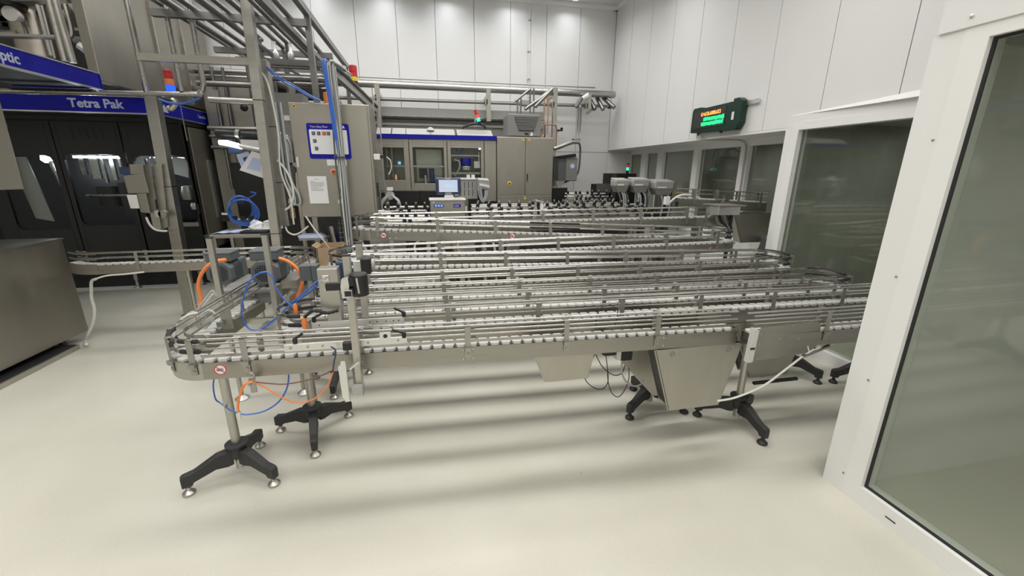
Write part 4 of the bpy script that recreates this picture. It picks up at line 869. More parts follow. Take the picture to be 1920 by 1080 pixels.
def inverter(label, x0, x1, y, z0, z1, hoses=True):
    t = thing('motor_inverter', label, 'inverter', ((x0 + x1) / 2, y, z0 - .3)); w_ = x1 - x0
    part('cover', MB().hull8([(x0, y, z0 + .05), (x1, y, z0 + .05), (x1, y + .22, z0 + .05), (x0, y + .22, z0 + .05)], [(x0 - .005, y - .01, z1 - .03), (x1 + .005, y - .01, z1 - .03), (x1 + .005, y + .22, z1), (x0, y + .22, z1)]), 'lgrey', t, sm=False, bevel=.012)
    part('lower_housing', MB().hull8([(x0 + .05, y + .02, z0 - .05), (x1 - .03, y + .02, z0 - .05), (x1 - .03, y + .2, z0 - .05), (x0 + .05, y + .2, z0 - .05)], [(x0, y, z0 + .05), (x1, y, z0 + .05), (x1, y + .22, z0 + .05), (x0, y + .22, z0 + .05)]), 'mgrey', t, sm=False, bevel=.008)
    part('label_plate', MB().box(x0 + .03, x0 + w_ * .6, y - .006, y, z0 + .06, z0 + .085), 'label', t, sm=False)
    part('groove', MB().box(x0 - .004, x1 + .004, y - .008, y + .2, z1 - .055, z1 - .048), 'label', t, sm=False)
    part('column', MB().box(x1 - .02, x1 + .06, y + .12, y + .24, 0, z1 - .02), 'darkmetal', t, sm=False)
    if hoses:
        for i, (dx, dz) in enumerate(((.06, -.3), (.12, -.36), (w_ - .04, -.34), (w_ - .08, -.4))):
            part('cable', MB().tube(smooth_path([(x0 + dx, y + .05, z0 - .03), (x0 + dx + (.04 if i < 2 else .05), y + .02, z0 - .14), (x0 + dx + (.05 if i < 2 else .06), y + .05, z0 + dz), (x0 + dx, y + .1, z0 + dz - .1)]), .014, 6), 'greycable' if i % 2 else 'grey', t)
    return t
inverter('grey motor inverter, leftmost of the three in front of the recessed windows', 2.99, 3.215, 6.3, 1.53, 1.71)
inverter('grey motor inverter, middle of the three in front of the recessed windows', 3.265, 3.54, 6.25, 1.53, 1.72)
inverter('grey motor inverter, right and largest of the three', 3.63, 3.95, 6.2, 1.49, 1.69)
t = thing('motor_inverter', 'single grey inverter with looping cables beside the vented box', 'inverter', (.82, 6.0, 1.35))
part('cover', MB().hull8([(.755, 6.0, 1.56), (.895, 6.0, 1.54), (.895, 6.15, 1.54), (.755, 6.15, 1.56)], [(.74, 5.99, 1.69), (.9, 5.99, 1.68), (.9, 6.15, 1.7), (.74, 6.15, 1.71)]), 'lgrey', t, sm=False, bevel=.012)
part('rib', MB().hull8([(.755, 5.985, 1.6), (.9, 5.985, 1.57), (.9, 6.0, 1.57), (.755, 6.0, 1.6)], [(.75, 5.985, 1.635), (.9, 5.985, 1.605), (.9, 6.0, 1.605), (.75, 6.0, 1.635)]), 'label', t, sm=False)
part('lower_housing', MB().box(.79, .87, 6.02, 6.12, 1.46, 1.55), 'darkmetal', t, sm=False)
part('support_post', MB().box(.81, .86, 6.12, 6.17, 0, 1.6), 'darkmetal', t, sm=False)
for k, dx in enumerate((0, .02, .035)): part('cable', MB().tube(smooth_path([(.745 + dx, 6.0, 1.6), (.75 + dx, 6.0, 1.47 + dx), (.8, 6.0, 1.37 + dx), (.85 - dx * .5, 6.0, 1.43 + dx), (.875 - dx, 6.02, 1.54)]), .009, 6), 'greycable', t)
t = thing('machine_cabinet', 'dark stainless cabinet behind the left inverter with a small beacon', 'cabinet', (3.4, 7.0, 1.0))
part('body', MB().box(3.24, 3.7, 7.0, 7.4, 0, 1.775), 'dsteel', t, sm=False, bevel=.004)
part('side_panel', MB().box(3.24, 3.32, 6.98, 7.0, 1.3, 1.77), 'darkmetal', t, sm=False)
part('tag', MB().box(3.25, 3.27, 6.975, 6.98, 1.5, 1.56), 'label', t, sm=False)
t = thing('machine_cabinet', 'stainless cabinet with a yellow warning triangle right of the three inverters', 'cabinet', (4.3, 6.6, .8))
part('body', MB().box(3.98, 4.24, 6.4, 6.8, 0, 1.64), 'cab', t, sm=False, bevel=.004)
part('warning_triangle', MB().prism([(4.09, 1.45), (4.14, 1.45), (4.115, 1.495)], 6.396, 6.4, 'y'), 'yellow', t, sm=False)
t = thing('low_cabinet', 'low dark box left of the cabinet with the small beacon', 'cabinet', (3.1, 7.1, .9))
part('body', MB().box(2.97, 3.235, 7.05, 7.3, 0, 1.59), 'dsteel', t, sm=False, bevel=.004)
part('front_lip', MB().prism([(7.05, 1.42), (7.0, 1.44), (7.0, 1.46), (7.05, 1.6)], 2.97, 3.235, 'x'), 'darkmetal', t, sm=False)
beacon('small red and green beacon on the dark cabinet near the recessed windows', 3.52, 7.0, 1.825, ['e_green', 'red'], .024, .05)
t = thing('motor_post', 'grey socket post with coiled cable beside the tall cabinet', 'socket', (-.45, 5.4, 1.0))
part('post', MB().box(-.5, -.46, 5.5, 5.56, 0, 1.55), 'mgrey', t, sm=False)
part('socket', MB().lathe([(.05, 5.44), (.055, 5.5), (.03, 5.52)], (-.44, 0, 1.5), 14, 'y'), 'lgrey', t)
part('top_block', MB().box(-.47, -.4, 5.45, 5.5, 1.56, 1.6), 'label', t, sm=False)
for k in range(3): part('coiled_cable', MB().tube(smooth_path([(-.45, 5.42 - .01 * k, 1.5), (-.53, 5.42, 1.45 - .02 * k), (-.53, 5.42, 1.3 + .015 * k), (-.43, 5.42, 1.26 + .02 * k), (-.33 - .02 * k, 5.42, 1.32), (-.33, 5.42 - .01 * k, 1.44 - .015 * k), (-.42, 5.43, 1.51)]), .009, 6), 'greycable', t)

# ------------------------------------------------------------------ guide rows with black roller clips behind the lanes
KN = mesh_of('roller_clip', MB().box(-.02, .02, -.012, .012, -.03, .0).lathe([(.018, 0), (.02, .012), (.008, .016)], (0, 0, 0), 10), 'black')
KT = mesh_of('clip_cap', MB().lathe([(.004, .012), (.009, .026), (.01, .036), (.003, .04)], (0, 0, 0), 8), 'lgrey')
def clip_row(label, x0, x1, y, z, n, slope=0, beam=True, seed=1):
    rr = random.Random(seed)
    t = thing('guide_row', label, 'guide', (x0, y, z), 'guide rows with black clips')
    part('rail', MB().tube([(x0, y, z - .02), (x1, y + slope, z - .02)], .012, 8), 'bright', t)
    part('rail', MB().tube([(x0, y + .03, z - .07), (x1, y + .03 + slope, z - .07)], .012, 8), 'bright', t)
    if beam: part('beam', MB().hull8([(x0, y + .02, z - .25), (x1, y + .02 + slope, z - .25), (x1, y + .06 + slope, z - .25), (x0, y + .06, z - .25)], [(x0, y + .02, z - .12), (x1, y + .02 + slope, z - .12), (x1, y + .06 + slope, z - .12), (x0, y + .06, z - .12)]), 'steel', t, sm=False)
    for u in (.06, .94): part('leg', MB().box(x0 + (x1 - x0) * u - .02, x0 + (x1 - x0) * u + .02, y + .02 + slope * u, y + .06 + slope * u, 0, z - .1), 'steel', t, sm=False)
    for i in range(n):
        u = (i + .5 + rr.uniform(-.2, .2)) / n; xx = x0 + (x1 - x0) * u; yy = y + slope * u
        for dz in ((0, -.055) if i % 3 else (0,)):
            k = put('roller_clip', KN, (xx + (.03 if dz else 0), yy - .01, z + dz), t)
            c = put('clip_cap', KT, (xx, yy, z), k); c.location = (0, 0, 0)
clip_row('guide row with black clips directly behind the rearmost lane, left of the checkweigher', -.42, .03, 4.62, 1.345, 5, 0, True, 2)
clip_row('guide row with black clips left of the checkweigher, farther back', -.5, .03, 5.3, 1.39, 5, 0, True, 3)
clip_row('guide row with black clips right of the checkweigher, nearest row', .52, 2.75, 4.75, 1.365, 18, .1, True, 4)
clip_row('guide row with black clips right of the checkweigher, second row', .55, 2.9, 5.15, 1.395, 18, .1, True, 5)
clip_row('guide row with black clips right of the checkweigher, third row', .6, 2.8, 5.7, 1.375, 14, .1, True, 6)
clip_row('guide row with small caps in front of the low dark cabinet', 2.3, 2.95, 6.3, 1.40, 9, -.05, True, 7)
clip_row('short guide row in front of the white wall', 2.28, 3.0, 6.7, 1.47, 7, -.1, True, 8)
clip_row('guide row with dark blue clips below the inverters', 2.62, 3.0, 5.02, 1.315, 9, .0, False, 9)
t = thing('sensor_flag', 'upright white and black sensor plate standing on the rearmost lane', 'sensor', (1.2, 4.42, 1.28))
part('plate', MB().hull8([(1.15, 4.42, 1.28), (1.18, 4.42, 1.28), (1.19, 4.5, 1.3), (1.16, 4.5, 1.3)], [(1.165, 4.42, 1.5), (1.185, 4.42, 1.505), (1.205, 4.5, 1.5), (1.19, 4.5, 1.505)]), 'lgrey', t, sm=False)
part('black_strip', MB().box(1.195, 1.215, 4.4, 4.44, 1.34, 1.475), 'black', t, sm=False)
part('white_plate', MB().box(1.215, 1.255, 4.41, 4.44, 1.33, 1.475), 'label', t, sm=False)
part('cap', MB().hull8([(1.165, 4.4, 1.49), (1.26, 4.4, 1.475), (1.26, 4.46, 1.475), (1.165, 4.46, 1.49)], [(1.165, 4.4, 1.505), (1.26, 4.4, 1.485), (1.26, 4.46, 1.485), (1.165, 4.46, 1.505)]), 'alu', t, sm=False)
part('pin', MB().bar((1.165, 4.42, 1.12), (1.165, 4.42, 1.3), .012, .012), 'steel', t, sm=False)

# ------------------------------------------------------------------ right rear: covers below the overhang
t = thing('transfer_box', 'flat stainless box on legs at the end of the rearmost lane', 'box', (3.4, 4.1, 1.0))
part('case', MB().box(3.22, 3.5, 4.12, 4.3, 1.335, 1.43), 'alu', t, sm=False, bevel=.006)
part('lid', MB().box(3.21, 3.56, 4.1, 4.4, 1.43, 1.445), 'cab', t, sm=False, bevel=.003)
part('leg', MB().bar((3.5, 4.25, 1.33), (3.5, 4.25, .5), .03, .03), 'dsteel', t, sm=False)
for k in range(4): part('cable', MB().tube(smooth_path([(3.25 + .05 * k, 4.2, 1.34), (3.3 + .05 * k, 4.2, 1.24), (3.42 + .03 * k, 4.22, 1.2 - .02 * k), (3.52, 4.25, 1.1), (3.53 + .01 * k, 4.25, .9)]), .012, 6), 'black' if k % 2 else 'bracket', t)
part('under_frame', MB().box(3.05, 3.45, 4.3, 4.4, 1.18, 1.22).box(3.1, 3.14, 4.3, 4.4, .9, 1.2), 'steel', t, sm=False)
t = thing('drive_chute', 'tall stainless chute below the overhang beside the white window post', 'chute', (4.05, 4.5, .93))
part('front_plate', MB().prism([(3.74, 1.31), (4.36, 1.31), (4.25, .94), (3.9, .94)], 4.5, 4.505, 'y'), 'cab', t, sm=False)
part('side_plate', MB().hull8([(3.735, 4.5, 1.31), (3.735, 4.62, 1.31), (3.745, 4.62, 1.31), (3.745, 4.5, 1.31)], [(3.895, 4.5, .94), (3.895, 4.62, .94), (3.905, 4.62, .94), (3.905, 4.5, .94)]), 'steel', t, sm=False)
part('back_plate', MB().prism([(3.74, 1.31), (4.28, 1.31), (4.2, .94), (3.9, .94)], 4.615, 4.62, 'y'), 'cab', t, sm=False)
single('blue_cover', MB().prism([(3.9, 0), (4.24, 0), (4.24, 1.0), (4.16, 1.0)], 4.3, 4.45, 'y'), 'grey', 'blue grey sloped cover beside the white window post', 'cover')
hose('power_cable', [(3.05, 4.9, 1.38), (3.15, 4.88, 1.48), (3.25, 4.85, 1.52), (3.4, 4.82, 1.50), (3.5, 4.8, 1.45)], .014, 'whitecable', 'pale cables arching up to the high lane under the overhang', 'cable')
single('socket_box', MB().box(3.0, 3.06, 4.85, 4.9, 1.4, 1.5), 'label', 'small white socket box at the start of the high lane', 'socket')
hose('power_cable', [(3.67,4.1,1.014),(3.739,4.1,0.917),(3.839,4.1,0.888),(3.985,4.1,0.896)], .008, 'whitecable', 'thin pale cable below the tall chute', 'cable')

# ------------------------------------------------------------------ LED sign on the overhang
t = thing('led_sign', 'dark green LED sign with orange and green characters on the right wall', 'sign', (3.72, 5.05, 2.3))
part('case', MB().prism([(5.55, 2.33), (4.66, 2.30), (4.6, 2.38), (4.6, 2.62), (4.66, 2.66), (4.75, 2.66), (4.75, 2.63), (5.38, 2.625), (5.38, 2.645), (5.53, 2.645), (5.55, 2.6)], 3.705, 3.785, 'x'), 'dgreen', t, sm=False, bevel=.004)
part('display', MB().box(3.7, 3.706, 4.86, 5.5, 2.375, 2.595), 'darkmetal', t, sm=False)
part('label', MB().box(3.7025, 3.706, 4.71, 4.75, 2.42, 2.51), 'label', t, sm=False)
part('mount_arm', MB().box(3.77, 3.785, 4.42, 4.66, 2.57, 2.62), 'alu', t, sm=False)
for yy in (5.4, 4.95): part('gland', MB().lathe([(.018, 2.29), (.02, 2.32)], (3.74, yy, 0), 10), 'black', t)
text('line_of_orange_characters', 'G+6126.6008.6X3', .066, (3.698, 5.345, 2.525), FACE_MX, 'e_orange', t, .001, squash=.8)
rr = random.Random(3)
for ya, yb, zz in ((5.28, 4.9, 2.478), (5.32, 4.9, 2.42)):
    row = MB(); yy = ya
    while yy > yb:
        wv = rr.uniform(.018, .034); row.box(3.6975, 3.6995, yy - wv, yy, zz - .022 + rr.uniform(0, .006), zz + .028 - rr.uniform(0, .008)); yy -= wv + .006
    part('line_of_green_characters', row, 'e_gled', t, sm=False)
hose('sign_cable', [(3.74, 5.38, 2.3), (3.76, 5.35, 2.24), (3.95, 5.2, 2.225), (4.2, 5.15, 2.22), (4.28, 5.12, 2.15), (4.28, 5.11, 1.9), (4.28, 5.11, 1.4)], .012, 'greycable', 'grey cable running from the LED sign down the window mullion', 'cable')
# clutter under the second lane from the rear
t = thing('storage_box', 'beige box standing on a shelf below the second lane from the rear', 'box', (-.45, 4.6, .75))
part('case', MB().box(-.64, -.26, 4.78, 5.0, .7, 1.055), 'mgrey', t, sm=False, bevel=.01)
part('pedestal', MB().box(-.58, -.3, 4.8, 4.96, 0, .7), 'bracket', t, sm=False)
part('lid_seam', MB().box(-.642, -.258, 4.777, 4.78, 1.0, 1.005), 'bracket', t, sm=False)
for i in range(6):
    x0 = -.1 + i * .16
    hose('loose_cable', [(x0, 4.7, 1.05), (x0 + .05 * (i % 3 - 1), 4.65, .95), (x0 + .06, 4.6, .6), (x0 + .12, 4.62, .012)], .012, ['whitecable', 'black', 'brown', 'greycable', 'black', 'whitecable'][i],
         ['pale cable hanging below the second rear lane nearest the beige box', 'first black cable hanging below the second rear lane', 'brown cable hanging below the second rear lane', 'grey cable hanging below the second rear lane', 'second black cable hanging below the second rear lane', 'pale cable hanging farthest right below the second rear lane'][i], 'cable')
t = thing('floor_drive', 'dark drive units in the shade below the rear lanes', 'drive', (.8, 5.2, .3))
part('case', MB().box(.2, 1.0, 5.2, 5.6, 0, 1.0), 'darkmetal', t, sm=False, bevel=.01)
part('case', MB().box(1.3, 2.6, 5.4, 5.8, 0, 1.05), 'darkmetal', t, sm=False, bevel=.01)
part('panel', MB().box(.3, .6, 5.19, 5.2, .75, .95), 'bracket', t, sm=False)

# ------------------------------------------------------------------ tall control cabinet with the blue panel
t = thing('tall_cabinet', 'tall stainless control cabinet with a blue edged button panel and a paper notice', 'cabinet', (-1.0, 5.2, 1.27))
part('body', MB().box(-1.415, -.575, 5.22, 5.62, 1.27, 2.51), 'cab', t, sm=False, bevel=.01)
for xx in (-1.36, -.64): part('leg', MB().box(xx - .03, xx + .03, 5.5, 5.56, 0, 1.27), 'steel', t, sm=False)
part('door', MB().box(-1.412, -.6, 5.2, 5.222, 1.275, 2.505), 'cab', t, sm=False, bevel=.006)
for zz in (1.88, ): part('hinge', MB().box(-1.402, -1.375, 5.188, 5.2, zz - .05, zz + .06), 'alu', t, sm=False, bevel=.003)
part('door_lock', MB().box(-.57, -.555, 5.3, 5.33, 1.5, 1.66), 'black', t, sm=False)
pl = part('button_panel', MB().prism([(-1.238, 1.925), (-.825, 1.925), (-.81, 1.94), (-.81, 2.285), (-.825, 2.3), (-1.238, 2.3), (-1.252, 2.285), (-1.252, 1.94)], 5.192, 5.2, 'y'), 'blue', t, sm=False)
part('panel_face', MB().prism([(-1.22, 1.975), (-.845, 1.975), (-.835, 1.985), (-.835, 2.225), (-.845, 2.235), (-1.22, 2.235), (-1.23, 2.225), (-1.23, 1.985)], 5.188, 5.192, 'y'), 'paper', pl, sm=False)
text('panel_title', 'Tetra Easy Flow', .028, (-1.215, 5.191, 2.255), FACE_Y, 'label', pl, .0005)
part('triangle_logo', MB().prism([(-.885, 2.252), (-.85, 2.252), (-.867, 2.285)], 5.189, 5.192, 'y'), 'label', pl, sm=False)
for i, (px, pz_) in enumerate(((-1.185, 2.195), (-1.13, 2.195), (-1.075, 2.195), (-1.03, 2.195), (-1.18, 2.115), (-1.17, 2.035))):
    b = part('push_button', MB().box(px - .017, px + .017, 5.18, 5.188, pz_ - .017, pz_ + .017), 'black', pl, sm=False, bevel=.003)
    part('button_face', MB().box(px - .011, px + .011, 5.175, 5.18, pz_ - .011, pz_ + .011), 'e_red' if i == 2 else 'ink', b, 'lit red button' if i == 2 else None, sm=False)
es = part('main_switch', MB().lathe([(.032, 5.2), (.032, 5.194), (.028, 5.192)], (-1.02, 0, 1.785), 20, 'y'), 'rim', t)
part('switch_knob', MB().lathe([(.022, 5.193), (.02, 5.17), (.01, 5.168)], (-1.02, 0, 1.785), 16, 'y'), 'sred', es)
part('notice_strip', MB().box(-1.08, -.87, 5.196, 5.2, 1.852, 1.918), 'paper', t, sm=False)
tr = part('warning_triangle', MB().prism([(-1.375, 2.455), (-1.325, 2.455), (-1.35, 2.5)], 5.196, 5.2, 'y'), 'yellow', t, sm=False)
part('warning_mark', MB().box(-1.358, -1.342, 5.194, 5.196, 2.46, 2.475), 'black', tr, sm=False)
t2 = thing('paper_notice', 'white printed notice taped to the lower door of the tall cabinet', 'paper', (-1.2, 5.195, 1.42))
part('sheet', MB().box(-1.31, -1.105, 5.19, 5.195, 1.43, 1.735), 'paper', t2, sm=False)
lines = MB(); lines.box(-1.235, -1.19, 5.1885, 5.19, 1.7, 1.704)
for k, (a, b) in enumerate(((-1.285, -1.23), (-1.28, -1.14), (-1.28, -1.14), (-1.28, -1.135), (-1.28, -1.15), (-1.28, -1.16), (-1.28, -1.2), (-1.28, -1.145), (-1.28, -1.15))): lines.box(a, b, 5.1885, 5.19, 1.676 - k * .0125, 1.679 - k * .0125)
part('printed_lines', lines, 'ink', t2, sm=False)
t = thing('air_valve', 'small white air valve with a black fitting on the tall cabinet door', 'valve', (-.965, 5.19, 1.4))
part('valve', MB().box(-1.0, -.945, 5.16, 5.2, 1.43, 1.47).lathe([(.018, 1.42), (.022, 1.45), (.012, 1.48)], (-.965, 5.17, 0), 10), 'label', t, sm=False)
part('hose_tail', MB().tube([(-.96, 5.17, 1.48), (-.955, 5.18, 1.52), (-.96, 5.18, 1.6)], .009, 8), 'navy', t)
for i, (zz, wy) in enumerate(((1.955, .0), (1.31, .0))):
    t = thing('plug_socket', ['white plug socket with a black plug high on the right side of the tall cabinet', 'white plug socket low on the right side of the tall cabinet'][i], 'socket', (-.53, 5.25, zz))
    part('socket', MB().box(-.572, -.5, 5.22, 5.28, zz - .035, zz + .03), 'label', t, sm=False, bevel=.008)
    part('plug', MB().prism([(-.5, zz - .02), (-.43, zz - .005), (-.43, zz + .01), (-.5, zz + .02)], 5.23, 5.27, 'y'), 'black' if i == 0 else 'label', t, sm=False)
    part('lead', MB().tube(smooth_path([(-.43, 5.25, zz), (-.39, 5.26, zz - .04), (-.385, 5.28, zz - .12), (-.42, 5.3, zz - .2)]), .007, 6), 'whitecable', t)
t = thing('cable_ladder', 'narrow cable ladder running down beside the right side of the tall cabinet', 'ladder', (-.56, 5.64, 1.2))
for dx in (0, .06): part('rail', MB().box(-.575 + dx, -.563 + dx, 5.63, 5.65, 0, 2.75), 'bracket', t, sm=False)
for k in range(11): part('rung', MB().box(-.575, -.503, 5.635, 5.645, 1.25 + .14 * k, 1.262 + .14 * k), 'bracket', t, sm=False)
# bundle of cables running down in front of the cabinet
cb = [('grey', -.905, .011), ('greycable', -.93, .010), ('greycable', -.885, .012), ('whitecable', -.915, .008), ('greycable', -.87, .010), ('grey', -.945, .009), ('greycable', -.9, .011)]
tb = thing('cable_bundle', 'thick bundle of grey and blue cables hanging down in front of the tall cabinet', 'cable', (-.92, 5.0, .9))
rr = random.Random(5)
for i, (m, x0, r) in enumerate(cb):
    y0 = 5.0 + .02 * (i % 3)
    part('cable', MB().tube(smooth_path([(x0 + .1, 5.3 + .05 * i, 2.86), (x0 + .02, 5.08, 2.88), (x0 - .01, y0, 2.83), (x0 + rr.uniform(-.01, .01), y0, 2.4), (x0 + rr.uniform(-.012, .012), y0, 1.9), (x0 + rr.uniform(-.012, .012), y0, 1.4), (x0, y0, .8)], 4), r, 6), m, tb)
for k in range(2): part('blue_cable', MB().tube(smooth_path([(-.85, 5.3, 2.86), (-.94, 5.05, 2.9), (-.965 + .015 * k, 4.98, 2.84), (-.945 + .02 * k, 4.99, 2.5), (-.93 + .02 * k, 5.0, 2.2), (-.9, 5.02, 1.95)], 4), .014, 6), 'bluehose', tb, 'blue cable')
part('cable_tie', MB().box(-.965, -.85, 4.97, 5.06, 1.935, 1.945), 'navy', tb, sm=False)
part('backing_strip', MB().box(-.89, -.855, 5.04, 5.05, .8, 2.85), 'steel', tb, sm=False)

# ------------------------------------------------------------------ pipe rack over the left half
t = thing('pipe_rack', 'steel pipe rack with many stainless pipes running to the back wall at upper left', 'rack', (-1.9, 6.0, 2.5))
part('frame_rail', MB().bar((-1.2, 3.6, 3.49), (-1.2, 8.1, 3.49), .06, .07), 'rack', t, sm=False)
part('frame_rail', MB().bar((-1.32, 3.6, 3.22), (-1.28, 8.1, 3.22), .05, .05), 'rack', t, sm=False)
part('frame_rail', MB().bar((-2.62, 3.6, 3.49), (-2.62, 8.2, 3.49), .06, .07), 'rack', t, sm=False)
for yy, zz, x0 in ((4.55, 3.36, -2.7), (5.55, 3.37, -2.7), (6.9, 3.36, -2.7), (8.05, 3.36, -2.7), (6.2, 3.1, -2.2)): part('cross_beam', MB().bar((x0, yy, zz), (-1.2, yy, zz), .06, .07), 'rack', t, sm=False)
for xx, yy, z0 in ((-1.2, 5.6, 2.5), (-1.2, 8.05, 2.6), (-2.05, 8.0, 2.5)): part('post', MB().box(xx - .03, xx + .03, yy - .03, yy + .03, z0, 3.47), 'rack', t, sm=False)
for i, (xx, zz, r, y0, y1) in enumerate(((-1.38, 3.43, .028, 3.4, 8.1), (-1.55, 3.43, .035, 3.4, 8.0), (-1.7, 3.42, .026, 3.4, 6.6), (-1.83, 3.43, .03, 3.4, 6.9), (-1.97, 3.42, .024, 3.4, 6.4), (-2.12, 3.43, .035, 3.4, 7.9), (-2.3, 3.43, .03, 3.4, 8.0), (-2.47, 3.43, .035, 3.4, 8.0), (-1.46, 3.27, .022, 4.0, 7.6), (-1.92, 3.28, .03, 4.2, 7.9))):
    if y1 < 7: pp = smooth_path([(xx, y0, zz), (xx, y1 - .15, zz), (xx, y1 - .03, zz - .03), (xx, y1, zz - .12), (xx, y1, zz - .32)], 4)
    else: pp = [(xx, y0, zz), (xx, y1, zz)]
    part('pipe', MB().tube(pp, r, 10), 'rack', t)
for yy, zz, x0, x1, r in ((7.9, 3.28, -3.4, -1.3, .045), (7.4, 3.02, -3.2, -1.5, .04), (6.75, 3.02, -2.1, -1.25, .04), (7.8, 2.85, -3.2, -1.3, .06), (6.5, 3.12, -2.05, -1.3, .03)): part('cross_pipe', MB().tube([(x0, yy, zz), (x1, yy, zz)], r, 10), 'rack', t)
for xx in (-1.8, -1.62): part('valve', MB().lathe([(.02, 3.15), (.04, 3.18), (.04, 3.25), (.02, 3.28), (.02, 3.38)], (xx, 6.4, 0), 10), 'alu', t)
part('elbow', MB().tube(smooth_path([(-1.75, 6.9, 2.98), (-1.4, 6.9, 2.98), (-1.3, 6.9, 3.02), (-1.28, 6.9, 3.12), (-1.28, 6.9, 3.3)], 5), .035, 10), 'rack', t)
part('drop_pipe', MB().tube(smooth_path([(-2.0, 7.0, 3.0), (-1.85, 7.0, 2.95), (-1.83, 7.0, 2.8), (-1.83, 7.0, 2.4)], 4), .07, 10), 'bracket', t)
part('dark_duct', MB().box(-2.1, -1.25, 7.0, 7.3, 2.82, 2.95), 'darkmetal', t, sm=False)
t = thing('sloped_tray', 'sloping steel cable tray from the cable bundle back to the wall', 'tray', (-.9, 5.0, 2.75))
part('tray', MB().bar((-.93, 5.0, 2.83), (-.78, 8.1, 2.8), .06, .08), 'steel', t, sm=False)
part('tray_edge', MB().bar((-.91, 5.0, 2.885), (-.76, 8.1, 2.855), .1, .01), 'bracket', t, sm=False)
part('cable', MB().tube([(-.93, 5.05, 2.91), (-.77, 8.0, 2.88)], .015, 6), 'black', t)
part('tie', MB().tube(smooth_path([(-.83, 7.6, 2.72), (-.78, 7.6, 2.8), (-.8, 7.6, 2.9)]), .012, 6), 'whitecable', t)
part('round_cap', MB().lathe([(.03, 2.92), (.05, 2.94), (.04, 2.97)], (-.88, 5.6, 0), 12), 'lgrey', t)
t = beacon('red and yellow beacon above the sloping tray', -.9, 6.6, 2.99, ['yellow', 'red', 'red'], .055, .06)
t = beacon('orange lamp behind the blue cables on top of the tall cabinet', -1.06, 5.45, 2.56, ['orange'], .034, .07, 0, 'orange')
# ------------------------------------------------------------------ uprights
def upright(label, a, b, w_, parts=True, m='steel'):
    t = thing('steel_upright', label, 'upright', (a[0], a[1], min(a[2], b[2])))
    part('tube', MB().bar(a, b, w_, w_), m, t, sm=False, bevel=.004)
    for zz in (.28, .62): 
        p = Vector(a).lerp(Vector(b), zz); part('cable_tie', MB().box(p.x - w_ / 2 - .002, p.x + w_ / 2 + .002, p.y - w_ / 2 - .002, p.y + w_ / 2 + .002, p.z, p.z + .008), 'black', t, sm=False)
    return t
c1 = upright('tall square steel column with junction boxes standing on the floor at left', (-3.05, 5.75, 0), (-2.96, 5.75, 2.58), .115)
part('base_plate', MB().box(-3.13, -2.97, 5.67, 5.83, 0, .012), 'steel', c1, sm=False)
upright('square steel upright left of the tall cabinet carrying the pipe rack', (-1.68, 5.0, 0), (-1.59, 5.0, 4.0), .09)
u2 = upright('wide steel cable channel beside the upright left of the tall cabinet', (-1.61, 5.22, 1.18), (-1.6, 5.22, 2.9), .1)
hose('channel_cable', [(-1.66, 5.14, 2.95), (-1.62, 5.14, 2.8), (-1.56, 5.14, 2.65), (-1.53, 5.14, 2.2), (-1.56, 5.14, 1.8), (-1.5, 5.14, 1.5), (-1.5, 5.14, 1.2)], .01, 'whitecable', 'white cable running down the cable channel', 'cable')
for i, (dx, m) in enumerate(((0, 'greycable'), (.03, 'grey'), (.05, 'greycable'))):
    hose('channel_cable', [(-1.535 + dx, 5.2, 2.5), (-1.53 + dx, 5.18, 2.0), (-1.52 + dx, 5.16, 1.7), (-1.46 + dx, 5.16, 1.52), (-1.47 + dx, 5.16, 1.42), (-1.53, 5.16, 1.45)], .012, m, ['first grey cable looping below the cable channel', 'dark grey cable looping below the cable channel', 'rightmost grey cable looping below the cable channel'][i], 'cable')
hose('channel_cable', [(-1.58,5.15,1.906),(-1.512,5.15,1.805),(-1.469,5.15,1.679),(-1.466,5.15,1.533),(-1.509,5.15,1.415),(-1.572,5.15,1.362)], .012, 'whitecable', 'pale cable bulging out to the right of the cable channel', 'cable')
hose('channel_cable', [(-1.581,5.1,1.181),(-1.561,5.1,1.12),(-1.498,5.1,1.088),(-1.421,5.1,1.117),(-1.339,5.1,1.182)], .01, 'whitecable', 'pale cable sagging below the cable channel', 'cable')
hose('channel_cable', [(-1.3,4.9,1.317),(-1.225,4.9,1.17),(-1.131,4.9,1.018),(-1.074,4.9,0.926)], .008, 'whitecable', 'thin pale cable slanting down from the tall cabinet to the cardboard box', 'cable')
hose('air_hose', [(-1.538,5.1,2.822),(-1.449,5.1,2.742),(-1.306,5.1,2.657),(-1.16,5.1,2.57),(-1.05,5.1,2.517)], .008, 'bluehose', 'blue hose slanting down to the top of the tall cabinet')
hose('air_hose', [(-1.555,5.15,2.817),(-1.457,5.15,2.721),(-1.312,5.15,2.64),(-1.164,5.15,2.557),(-1.072,5.15,2.518)], .007, 'bluehose', 'second blue hose close beside the slanting one')
t = thing('white_conduit', 'bent white corrugated pipe left of the tall cabinet', 'pipe', (-1.5, 5.4, 1.9))
part('pipe', MB().tube(smooth_path([(-1.647,5.4,2.183),(-1.575,5.4,2.179),(-1.523,5.4,2.145),(-1.493,5.4,2.077),(-1.495,5.4,1.972),(-1.496,5.4,1.883)], 5), .035, 12), 'alu', t)
part('knee', MB().lathe([(.05, 5.38), (.05, 5.44), (.03, 5.45)], (-1.523, 0, 1.806), 14, 'y'), 'mgrey', t)
part('lower_pipe', MB().tube([(-1.514,5.4,1.782),(-1.531,5.4,1.477)], .03, 8), 'mgrey', t)
